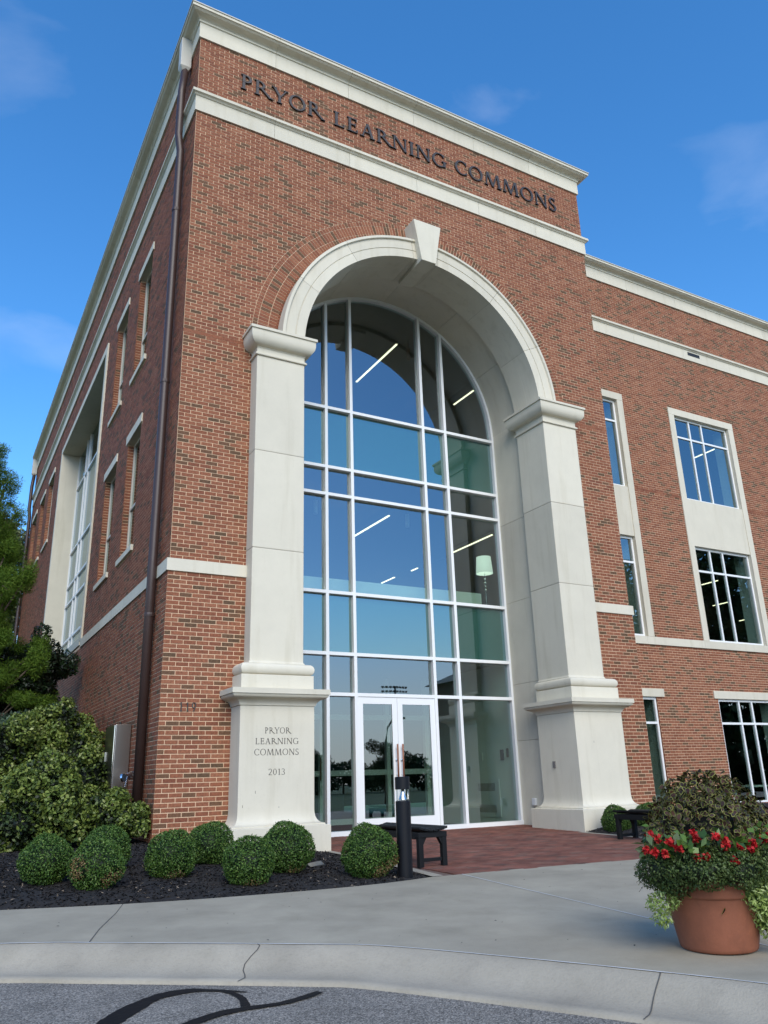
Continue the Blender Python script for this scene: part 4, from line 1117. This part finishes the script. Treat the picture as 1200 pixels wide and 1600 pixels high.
BALLS = [((-1.74, -2.52), .30, 'boxwood ball at the far left end of the bed, front left of the trio', ()),
         ((-1.31, -3.05), .305, 'boxwood ball with a brown dead patch, frontmost of the left trio', (((-.9, -.55, -.05), .90), ((.5, -.85, -.62), .93))),
         ((-1.02, -1.95), .305, 'boxwood ball tucked behind the one with the brown patch', ()),
         ((-.47, -2.75), .305, 'boxwood ball just in front of the brick corner', (((0, -.6, -.9), .95),)),
         ((.17, -2.1), .30, 'boxwood ball between the brick corner and the engraved pedestal, at the back', ()),
         ((.14, -3.55), .295, 'small boxwood ball in front below the engraved pedestal, nearest the sidewalk', (((0, -.6, -.9), .96),)),
         ((.82, -2.95), .34, 'large boxwood ball directly before the engraved pedestal', (((.1, -.5, -.9), .95),)),
         ((1.52, -3.68), .34, 'large boxwood ball right beside the black bollard light', (((.62, -.7, -.45), .93), ((.1, -.7, -.75), .95)))]
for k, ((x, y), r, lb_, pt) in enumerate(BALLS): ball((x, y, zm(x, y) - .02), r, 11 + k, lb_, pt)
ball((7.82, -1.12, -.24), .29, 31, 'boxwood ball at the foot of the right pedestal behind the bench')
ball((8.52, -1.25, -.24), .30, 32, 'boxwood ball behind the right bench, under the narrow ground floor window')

def blob_leaves(blobs, dens, Ln, Wd, seed, spread=.22, droop=.0, base=.58, up=.3):
    g = np.random.default_rng(seed); C, A, N, TL, TW, TT = [], [], [], [], [], []
    for bi, (bc, br) in enumerate(blobs):
        bc, br = np.array(bc), np.array(br, float)
        area = 4 * PI * ((br[0] * br[1]) ** 1.6 / 3 + (br[0] * br[2]) ** 1.6 / 3 + (br[1] * br[2]) ** 1.6 / 3) ** (1 / 1.6)
        n = int(area * dens)
        d = g.normal(size=(n, 3)); d /= np.linalg.norm(d, axis=1, keepdims=True)
        lump = 1 + .12 * np.sin(d[:, 0] * 4 + seed + bi) * np.sin(d[:, 1] * 5 + bi) + .10 * np.sin(d[:, 2] * 6 + d[:, 0] * 5 + seed)
        f = lump * (1 - np.abs(g.normal(0, spread, n)) + .05)
        c = bc + d * br * f[:, None]
        keep = np.ones(n, bool)
        for bj, (oc, orr) in enumerate(blobs):
            if bj == bi: continue
            q = (c - np.array(oc)) / np.array(orr); keep &= (q * q).sum(1) > .6
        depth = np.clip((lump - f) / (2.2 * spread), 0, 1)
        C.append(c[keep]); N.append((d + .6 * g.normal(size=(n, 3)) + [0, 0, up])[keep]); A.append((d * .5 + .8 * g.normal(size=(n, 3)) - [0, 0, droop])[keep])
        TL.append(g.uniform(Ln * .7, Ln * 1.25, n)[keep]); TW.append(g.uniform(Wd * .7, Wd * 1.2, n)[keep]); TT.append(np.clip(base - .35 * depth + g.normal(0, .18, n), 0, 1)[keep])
    return tuple(np.concatenate(q) for q in (C, A, N, TL, TW, TT))
def shrub(name, loc, blobs, dens, Ln, Wd, mat, label, seed, grp=None, stems=5, cat='shrub', **kw):
    o = empty(name, loc, label, cat, grp)
    gg = random.Random(seed); main = blobs; blobs = []
    for bc, br in main:
        for q in range(11):
            d = Vector((gg.gauss(0, 1), gg.gauss(0, 1), gg.gauss(.25, .8))).normalized(); k = gg.uniform(.26, .44); e = gg.uniform(.70, .98)
            blobs.append((tuple(bc[i] + d[i] * br[i] * e for i in range(3)), tuple(max(.1, br[i] * k) for i in range(3))))
    A_ = blob_leaves(blobs, dens, Ln, Wd, seed, **kw)
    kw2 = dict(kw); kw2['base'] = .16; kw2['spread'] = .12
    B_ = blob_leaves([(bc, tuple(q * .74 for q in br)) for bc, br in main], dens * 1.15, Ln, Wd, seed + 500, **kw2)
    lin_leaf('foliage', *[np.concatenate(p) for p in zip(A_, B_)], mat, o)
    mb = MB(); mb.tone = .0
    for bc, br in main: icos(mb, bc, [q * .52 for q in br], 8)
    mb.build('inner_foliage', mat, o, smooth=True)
    mb = MB(); g = random.Random(seed)
    for k in range(stems):
        bc, br = blobs[k % len(blobs)]
        mb.tube([(g.uniform(-.08, .08), g.uniform(-.08, .08), -.15), (bc[0] * .5 + g.uniform(-.1, .1), bc[1] * .5, bc[2] * .5), (bc[0] + g.uniform(-.2, .2) * br[0], bc[1] + g.uniform(-.2, .2), bc[2] + br[2] * .3)], [.02, .015, .006], 6)
    mb.build('stem', m_bark, o)
    return o
gsh = 'loose leafy shrubs along the side wall'
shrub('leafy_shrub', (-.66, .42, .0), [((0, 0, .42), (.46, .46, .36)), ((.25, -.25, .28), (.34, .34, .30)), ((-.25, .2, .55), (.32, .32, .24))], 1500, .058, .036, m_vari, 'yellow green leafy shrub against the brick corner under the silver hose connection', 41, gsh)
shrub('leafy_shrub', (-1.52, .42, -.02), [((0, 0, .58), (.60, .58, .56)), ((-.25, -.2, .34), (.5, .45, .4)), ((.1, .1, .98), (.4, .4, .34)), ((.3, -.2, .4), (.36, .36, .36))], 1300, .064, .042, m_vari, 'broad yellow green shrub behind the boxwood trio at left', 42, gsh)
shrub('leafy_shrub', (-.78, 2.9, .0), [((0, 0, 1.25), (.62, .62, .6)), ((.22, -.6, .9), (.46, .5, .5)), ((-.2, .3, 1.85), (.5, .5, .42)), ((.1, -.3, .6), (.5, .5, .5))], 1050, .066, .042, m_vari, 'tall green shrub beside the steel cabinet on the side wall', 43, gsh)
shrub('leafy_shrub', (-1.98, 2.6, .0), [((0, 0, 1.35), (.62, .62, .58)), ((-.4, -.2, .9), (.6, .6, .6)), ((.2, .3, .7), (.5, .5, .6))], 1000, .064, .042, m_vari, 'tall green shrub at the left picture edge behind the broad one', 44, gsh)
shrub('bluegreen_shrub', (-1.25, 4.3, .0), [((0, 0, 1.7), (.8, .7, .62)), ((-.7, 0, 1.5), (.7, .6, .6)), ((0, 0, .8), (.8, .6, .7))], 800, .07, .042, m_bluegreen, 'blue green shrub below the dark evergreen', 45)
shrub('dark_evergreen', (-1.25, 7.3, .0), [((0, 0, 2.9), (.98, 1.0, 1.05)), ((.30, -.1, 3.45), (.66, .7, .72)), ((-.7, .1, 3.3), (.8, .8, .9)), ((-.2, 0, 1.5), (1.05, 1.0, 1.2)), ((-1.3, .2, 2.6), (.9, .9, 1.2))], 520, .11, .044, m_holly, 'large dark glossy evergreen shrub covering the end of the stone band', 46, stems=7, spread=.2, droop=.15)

def tree(name, loc, label, trunk_h, limbs, mat, dens, Ln, Wd, seed, spread=.3, grp=None, bare=0):
    o = empty(name, loc, label, 'tree', grp); g = random.Random(seed); mb = MB()
    mb.tube([(0, 0, -.3), (.03, .02, trunk_h * .5), (-.02, .05, trunk_h)], [.16 * trunk_h / 6 + .05, .11 * trunk_h / 6 + .03, .05], 9)
    blobs = []
    for (c, r) in limbs:
        h = min(trunk_h, max(.8, c[2] * .62)); p0 = Vector((0, 0.02, h)); p2 = Vector(c); p1 = p0.lerp(p2, .5) + Vector((0, 0, -.12 * (p2 - p0).length))
        mb.tube([p0, p1, p2], [.05, .03, .012], 6)
        for q in range(bare): 
            e = p2 + Vector((g.uniform(-1, 1) * r[0], g.uniform(-1, 1) * r[1], g.uniform(-.6, .9) * r[2])); mb.tube([p1.lerp(p2, g.random()), (p2 + e) / 2 + Vector((0, 0, .05)), e], [.014, .01, .004], 5)
        blobs.append((c, r))
    mb.build('trunk', m_bark, o, smooth=True)
    lin_leaf('crown', *blob_leaves(blobs, dens, Ln, Wd, seed, spread=spread), mat, o)
    return o
g = random.Random(5)
limbs = []
for k in range(170):
    z = g.uniform(2.4, 8.1); rr = (1.75 * (1 - (z - 2.4) / 6.4) + .30) * g.uniform(.45, 1.05); a = g.uniform(0, 2 * PI)
    limbs.append(((rr * math.cos(a), rr * math.sin(a), z), (g.uniform(.18, .34), g.uniform(.18, .34), g.uniform(.16, .42))))
tree('feathery_tree', (-2.75, 6.6, 0), 'feathery bright green conifer with bare grey twigs at the left edge', 7.6, limbs, m_feather, 1900, .085, .013, 51, spread=.55, bare=1)
limbs = [((g.uniform(-2.8, 2.8), g.uniform(-2.5, 2.5), g.uniform(6, 13.6)), (g.uniform(1.2, 1.9), g.uniform(1.2, 1.8), g.uniform(1.0, 1.6))) for k in range(20)]
tree('broadleaf_tree', (-3.2, 30, 0), 'pale sunlit broadleaf tree beyond the far end of the side wall', 9, limbs, m_pale, 130, .17, .11, 52, spread=.3)

# ================================================================== STREET FURNITURE AND OBJECTS
# bollard
bo = empty('bollard_light', (1.87, -3.87, S(-3.87) - .02), 'slim black bollard light with clear lens ring beside the boxwood', 'bollard')
MB().lathe([(0, -.05), (.086, -.05), (.086, .82), (.08, .83), (0, .832)], n=32).build('post', m_bollard, bo, smooth='auto')
MB().lathe([(.079, .832), (.079, .955)], n=32).build('lens', m_clear, bo, smooth=True)
MB().lathe([(.0, .834), (.055, .836), (.048, .85), (.022, .93), (.02, .953), (0, .953)], n=24).build('reflector_cone', m_chrome, bo, smooth=True)
for k in range(4):
    t = PI / 4 + k * PI / 2; MB().tube([(.066 * math.cos(t), .066 * math.sin(t), .83), (.066 * math.cos(t), .066 * math.sin(t), .957)], .005, 6).build('lens_rod', m_chrome, bo)
MB().lathe([(0, .954), (.084, .954), (.086, .958), (.086, 1.085), (.08, 1.093), (0, 1.095)], n=32).build('cap', m_bollard, bo)
# benches
def bench(x0, y0, y1, label, w=.42):
    yc = (y0 + y1) / 2; z = S(yc); o = empty('backless_bench', (x0, y0, S(y0)), label, 'bench', 'black slatted benches')
    ln = y1 - y0
    for k in range(6):
        u0, u1 = w * k / 6 + .004, w * (k + 1) / 6 - .004
        dip = lambda u: .43 + .035 * ((u - w / 2) / (w / 2)) ** 2
        MB().prism([(u0, -.02, dip(u0)), (u1, -.02, dip(u1)), (u1, -.02, dip(u1) - .026), (u0, -.02, dip(u0) - .026)][::-1], (0, ln + .04, 0)).build('slat', m_black, o, bevel=.004)
    for yy_ in (.01, ln - .09):
        for xx_ in (.005, w - .071):
            MB().box(xx_, xx_ + .066, yy_, yy_ + .07, -.01, .40).build('leg', m_black, o, bevel=.006)
        MB().box(.072, w - .072, yy_ + .018, yy_ + .052, .06, .10).build('stretcher', m_black, o, bevel=.005)
        MB().box(.0, w, yy_ - .004, yy_ + .084, .335, .398).build('end_rail', m_black, o, bevel=.006)
        for xx_, s in ((.071, 1), (w - .071, -1)):
            MB().prism([(xx_, yy_ + .01, .335), (xx_ + s * .05, yy_ + .01, .335), (xx_, yy_ + .01, .25)], (0, .06, 0)).build('corner_brace', m_black, o)
    for xx_ in (.008, w - .048): MB().box(xx_, xx_ + .04, .095, ln - .095, .32, .40).build('side_rail', m_black, o, bevel=.005)
    return o
bench(2.46, -3.22, -1.68, 'black slatted bench behind the bollard left of the doors'); bench(6.93, -3.3, -1.98, 'black slatted bench before the right pedestal, half hidden by the flower pot')
# steel cabinet and hose connection on the side wall
cb = empty('steel_cabinet', (-.03, 2.1, .75), 'tall stainless steel cabinet fixed to the side brick wall', 'cabinet')
MB().box(-.26, -.008, -.36, .36, .0, 1.02).build('body', m_steel, cb, bevel=.01)
MB().box(-.285, -.262, -.35, .35, .01, 1.01).build('door', m_steel, cb, bevel=.004)
MB().tube([(-.275, -.365, .02), (-.275, -.365, 1.0)], .012, 8).build('hinge', m_chrome, cb); MB().box(-.30, -.286, .2, .26, .45, .6).build('latch', m_chrome, cb)
MB().tube([(-.1, .1, 1.02), (-.1, .1, 1.09)], .02, 8).build('conduit_stub', m_blackmat, cb)
sc = empty('hose_connection', (-.03, 1.08, .95), 'silver twin fire hose connection low on the side wall', 'hose connection')
MB().tube([(0, 0, 0), (-.1, 0, 0)], [.08, .06], 16).build('flange', m_chrome, sc, smooth='auto')
for s in (-1, 1):
    q = MB().tube([(-.06, s * .03, 0), (-.13, s * .07, -.01), (-.2, s * .10, -.03)], [.05, .055, .055], 16).build('inlet', m_chrome, sc, smooth='auto')
    MB().tube([(-.195, s * .097, -.029), (-.225, s * .113, -.037)], .064, 16).build('cap', m_chrome, q)
ch = MB()
for k in range(7): ch.lathe([(.004, -.012), (.011, 0), (.004, .012)], (-.20 - .004 * k, -.17, -.03 - .022 * k), 8)
ch.build('chain', m_chrome, sc)
# ground spotlight in the mulch
sp = empty('ground_light', (1.28, -2.75, zm(1.28, -2.75)), 'small flat silver ground light in the mulch beside the large boxwood', 'light')
MB().prism([(-.09, -.05, .0), (.09, -.05, .02), (.09, .06, .05), (-.09, .06, .03)], (0, 0, .014)).build('plate', m_steel, sp); MB().tube([(0, 0, -.08), (0, 0, .03)], .015, 6).build('stake', m_blackmat, sp)

# ---- litter
n = 90; X_ = rng.uniform(-2.5, 6, 400); Y_ = rng.uniform(-8.5, -4.2, 400)
k_ = inside(KL + [(40, -25), (40, -4.6)] + BE + MEs, X_, Y_); X_, Y_ = X_[k_][:n], Y_[k_][:n]; n = len(X_)
o = lin_leaf('leaf_litter', np.stack([X_, Y_, -.20 + .02 * Y_ + .006], 1), np.stack([rng.normal(size=n), rng.normal(size=n), rng.normal(0, .1, n)], 1), np.tile([0, 0, 1.0], (n, 1)) + .3 * runit(n), rng.uniform(.008, .03, n), rng.uniform(.004, .012, n), rng.uniform(.2, .96, n), m_chip, None)
tag(o, 'tiny dry leaf scraps and grit scattered on the concrete sidewalk', 'litter', kind='stuff')
for (x, z, h) in ((1.345, .63, .04), (1.15, .44, .035), (1.72, .42, .02)): MB().box(x, x + .006, -.4515, -.449, z, z + h).build('chip_mark', m_crack, pl)
MB().box(8.12, 8.126, -.4515, -.449, 1.33, 1.365).build('chip_mark', m_crack, pr)

# ---- flower pot
PX, PY_, PZ = 1.775, -8.15, S(-8.15)
pot = empty('flower_pot', (PX, PY_, PZ), 'large round terracotta coloured flower pot on the sidewalk', 'flower pot')
MB().lathe([(0, .004), (.236, .004), (.245, .012), (.25, .03), (.268, .12), (.290, .25), (.303, .325), (.305, .33), (.322, .334), (.326, .345), (.338, .47), (.34, .50), (.33, .51), (.31, .505), (.30, .45), (.29, .44)], n=56).build('body', m_terra, pot, smooth=True)
MB().lathe([(0, .452), (.302, .45)], n=40).build('soil', m_soil, pot)
RT = Vector((.874, -.485, 0)).normalized(); TO = Vector((-.757, -.653, 0)).normalized()
def pv3(r, t, z): p = RT * r + TO * t; return (p.x, p.y, z)
# coleus: every leaf has a dark maroon blade with a lime rim
m_coleus = ramp_mat('coleus_leaf', [(0, (.016, .012, .008)), (.25, (.045, .018, .014)), (.49, (.07, .03, .016)), (.5, (.065, .078, .016)), (.75, (.14, .15, .03)), (1, (.26, .255, .06))], noise=0, rough=.5, transl=.2)
def coleus(loc):
    o = empty('coleus', loc, 'dark maroon coleus with lime edged leaves filling the back of the flower pot', 'plant'); g = np.random.default_rng(61); mb = MB()
    for k in range(3400):
        d = g.normal(size=3); d[2] = abs(d[2]) * 1.0 - .12; d /= np.linalg.norm(d)
        rad = 1 - abs(g.normal(0, .13)) + .04
        c = Vector(d * np.array([.44, .42, .50]) * rad * (1 + .10 * math.sin(5 * d[0] + 3 * d[1]) ))
        nr = Vector(d + .75 * g.normal(size=3) + [0, 0, .4]).normalized(); ax = nr.cross(Vector(g.normal(size=3))).normalized()
        if ax.z > .2: ax = -ax
        b = nr.cross(ax); l = g.uniform(.028, .062); w = l * g.uniform(.5, .68)
        prof = [(-.5, 0), (-.32, .8), (-.05, 1.0), (.22, .72), (.5, 0), (.22, -.72), (-.05, -1), (-.32, -.8)]
        outer = [c + ax * (p[0] * l) + b * (p[1] * w / 2 * g.uniform(.85, 1.15)) - nr * (.12 * l * (p[0] + .2) ** 2 * 4) for p in prof]
        inner = [c + (q - c) * .76 + nr * .001 for q in outer]
        dk = rad < .9
        mb.tone = g.uniform(.02, .48) if not dk else g.uniform(0, .25); mb.poly(inner)
        mb.tone = g.uniform(.55, 1.0) if not dk else g.uniform(.5, .7)
        for i in range(8): mb.poly([outer[i], outer[(i + 1) % 8], inner[(i + 1) % 8], inner[i]])
    mb.build('foliage', m_coleus, o)
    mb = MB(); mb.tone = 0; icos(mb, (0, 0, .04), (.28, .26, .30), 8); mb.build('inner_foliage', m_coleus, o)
    return o
coleus((PX - TO.x * .06 + RT.x * .03, PY_ - TO.y * .06 + RT.y * .03, PZ + .58))
m_begleaf = ramp_mat('begonia_leaf', [(0, (.03, .07, .012)), (.6, (.075, .15, .02)), (1, (.16, .26, .05))], noise=0, rough=.35, transl=.25, spec=.5)
m_petal = ramp_mat('red_petal', [(0, (.28, .008, .012)), (.6, (.55, .015, .02)), (1, (.75, .09, .07))], noise=0, rough=.5, transl=.25)
def begonia(loc, label, seed, hs):
    o = empty('begonia', loc, label, 'flowers', 'red begonias round the flower pot'); g = np.random.default_rng(seed)
    n = 26; c = g.normal(0, 1, (n, 3)) * [.055, .055, .045] + [0, 0, .0]
    lin_leaf('leaves', c, g.normal(size=(n, 3)) + np.array([0, 0, .6]), np.array([[-.6, -.5, .6]]) + .5 * g.normal(size=(n, 3)), g.uniform(.05, .10, n), g.uniform(.03, .05, n), g.random(n), m_begleaf, o)
    for hx, hz in hs:
        m2 = 46; ctr = np.array(RT) * hx + np.array(TO) * .06 + [0, 0, hz]
        d = g.normal(size=(m2, 3)); d /= np.linalg.norm(d, axis=1, keepdims=True); c = ctr + d * g.uniform(.006, .028, (m2, 1))
        lin_leaf('flower', c, d + .6 * g.normal(size=(m2, 3)), d + .5 * g.normal(size=(m2, 3)), g.uniform(.02, .032, m2), g.uniform(.016, .026, m2), g.random(m2), m_petal, o)
BG = [(-.33, 'leftmost red begonia in the flower pot', [(-.02, .05), (.035, .025), (-.05, -.045), (.0, -.06)]), (-.20, 'second red begonia from the left in the flower pot', [(-.02, .0), (.03, -.035), (-.06, -.07)]), (-.06, 'tallest red begonia, left of centre in the flower pot', [(.0, .055), (.01, .02), (.06, -.09), (.0, -.085)]), (.10, 'red begonia at the centre of the flower pot', [(-.02, .03), (.035, .0), (.03, -.03), (.08, -.12)]), (.26, 'red begonia right of centre in the flower pot', [(-.03, -.04), (.035, -.05), (.05, -.02)]), (.42, 'rightmost red begonia at the picture edge', [(-.03, .0), (.02, .02), (.03, -.06), (.05, -.03)])]
for k, (r, lb_, hs) in enumerate(BG):
    t = .42 - r * r * .7; p = pv3(r, t, .69 - .0 * r); begonia((PX + p[0], PY_ + p[1], PZ + p[2]), lb_, 70 + k, hs)
m_creep = ramp_mat('creeping_leaf', [(0, (.008, .016, .005)), (.5, (.05, .085, .02)), (1, (.16, .21, .06))], noise=0, rough=.5, transl=.2)
m_lime = ramp_mat('lime_leaf', [(0, (.08, .13, .025)), (.5, (.30, .40, .09)), (1, (.60, .68, .32))], noise=0, rough=.5, transl=.25)
def pplant(name, label, blobs, dens, Ln, Wd, mat, seed, core=True, **kw):
    o = empty(name, (PX, PY_, PZ + .45), label, 'plant'); bl = [(pv3(*b[0]), b[1]) for b in blobs]
    lin_leaf('foliage', *blob_leaves(bl, dens, Ln, Wd, seed, **kw), mat, o)
    if core:
        mb = MB(); mb.tone = 0
        for bc, br in bl: icos(mb, bc, [q * .7 for q in br], 8)
        mb.build('inner_foliage', mat, o, smooth=True)
    return o
pplant('creeping_plant', 'dark small leaved creeping plant spilling over the pot rim', [((0, .16, .10), (.34, .34, .14)), ((-.25, .18, .06), (.19, .2, .17)), ((.28, .18, .07), (.22, .22, .16)), ((-.05, .34, .07), (.24, .2, .12)), ((.18, .34, .06), (.2, .18, .12)), ((-.31, .05, .05), (.13, .16, .14))], 9000, .018, .012, m_creep, 81, spread=.13)
pplant('trailing_plant', 'small lime green trailing plant hanging over the left of the pot', [((-.33, .18, -.14), (.10, .10, .07)), ((-.345, .19, -.22), (.055, .06, .07))], 4200, .034, .011, m_lime, 82, core=False, droop=.3)
pplant('trailing_plant', 'big lime green trailing plant cascading down the right of the pot', [((.32, .24, .02), (.15, .15, .15)), ((.33, .25, -.12), (.14, .14, .15)), ((.36, .22, -.26), (.11, .12, .11)), ((.24, .31, -.08), (.06, .07, .07))], 4200, .036, .012, m_lime, 83, droop=.3)
o = empty('sprig', (PX, PY_, PZ + .45), 'thin wiry sprigs sticking out left of the pot', 'plant')
mb = MB()
tips = []
for k in range(8):
    e = pv3(-.44 - random.uniform(0, .06), .1 + random.uniform(-.12, .12), random.uniform(-.12, .08)); mid = pv3(-.40, .1, e[2] * .5 + .05); mb.tube([pv3(-.36, .1, .0), mid, e], .0011, 4)
    for q in range(5): tips.append(Vector(mid).lerp(Vector(e), q / 4))
lin_leaf('leaves', np.array([tuple(p) for p in tips]), runit(len(tips)), runit(len(tips)), np.full(len(tips), .013), np.full(len(tips), .009), rng.random(len(tips)), m_creep, o)
mb.build('stem', m_bark, o)

# ================================================================== ACROSS THE STREET (seen in the glass)
def zc(): return -1.05
hall = empty('brick_hall', (28.2, -30, -1.05), 'dark brick hall with green hipped roof mirrored in the lower glass', 'building')
MB().box(0, 26, -3, 0, 0, 8.1).build('wall', m_farbrick, hall)
rf = MB(); e = .5
for q in ([(-e, e, 8.1), (26 + e, e, 8.1), (23, -1.5, 9.6), (3, -1.5, 9.6)], [(-e, -3 - e, 8.1), (3, -1.5, 9.6), (23, -1.5, 9.6), (26 + e, -3 - e, 8.1)], [(-e, e, 8.1), (3, -1.5, 9.6), (-e, -3 - e, 8.1)], [(26 + e, e, 8.1), (26 + e, -3 - e, 8.1), (23, -1.5, 9.6)]): rf.poly(q)
rf.poly([(-e, e, 8.1), (-e, -3 - e, 8.1), (26 + e, -3 - e, 8.1), (26 + e, e, 8.1)])
rf.build('roof', m_roofgreen, hall)
for i in range(6):
    for z in (1.2, 4.8):
        w_ = MB().box(2 + i * 4, 3.4 + i * 4, .001, .08, z, z + 2.2).build('window', m_white, hall); MB().box(2.1 + i * 4, 3.3 + i * 4, .081, .1, z + .1, z + 2.1).build('pane', m_blackmat, w_)
lp = empty('lamp_post', (22.3, -29.7, -1.05), 'curved street lamp post mirrored in the glass door', 'lamp post')
MB().tube([(0, 0, 0), (0, 0, 4.2), (.1, 0, 5.0), (.5, 0, 5.5), (.9, 0, 5.6)], [.09, .07, .06, .05, .04], 10).build('pole', m_bollard, lp); MB().box(.7, 1.4, -.14, .14, 5.5, 5.62).build('head', m_bollard, lp)
st = empty('stadium_light', (102, -166.7, -1.05), 'stadium floodlight rack mirrored above the doors', 'floodlight')
MB().tube([(0, 0, 0), (0, 0, 25)], [.4, .25], 10).build('pole', m_greydev, st)
for r in range(3):
    MB().box(-3.6, 3.6, -.1, .1, 22.4 + r * 1.1, 22.55 + r * 1.1).build('cross_bar', m_greydev, st)
    for k in range(8): MB().lathe([(.1, 0), (.36, .5), (.30, .5), (.06, .04)], (-3.3 + k * .94, .3, 22.3 + r * 1.1), 12).build('lamp', m_blackmat, st)
rr = random.Random(9)
for k, (x, y, h, lb_) in enumerate(((15.5, -36, 4.6, 'small young tree mirrored at the left of the glass wall'), (20.2, -37, 4.9, 'small young tree mirrored in the left door'), (24.0, -33, 4.4, 'slim tree mirrored before the dark hall'))):
    limbs = [((rr.uniform(-.8, .8), rr.uniform(-.8, .8), rr.uniform(1.6, h)), (.55, .55, .5)) for q in range(12)]
    tree('young_tree', (x, y, -1.05), lb_, h * .8, limbs, m_tree, 170, .14, .07, 90 + k, spread=.4, grp='young trees across the street')
limbs = [((rr.uniform(-6, 6), rr.uniform(-5, 5), rr.uniform(1.5, 17)), (3.2, 3.2, 2.6)) for q in range(34)]
tree('big_tree', (50, -25, -1.05), 'big dark tree mirrored in the wide second floor wing window', 9, limbs, m_tree, 14, .5, .35, 119, spread=.3)
for k in range(9):
    limbs = [((rr.uniform(-5, 5), rr.uniform(-3, 3), rr.uniform(1.5, 5)), (2.4, 2.4, 1.6)) for q in range(10)]
    x = -30 + k * 17 + rr.uniform(-4, 4)
    tree('far_tree', (x, -105 + rr.uniform(-8, 8), -1.05), 'far dark tree in the row mirrored at the bottom of the glass', 5, limbs, m_tree, 14, .5, .35, 120 + k, spread=.3, grp='far tree row across the street')
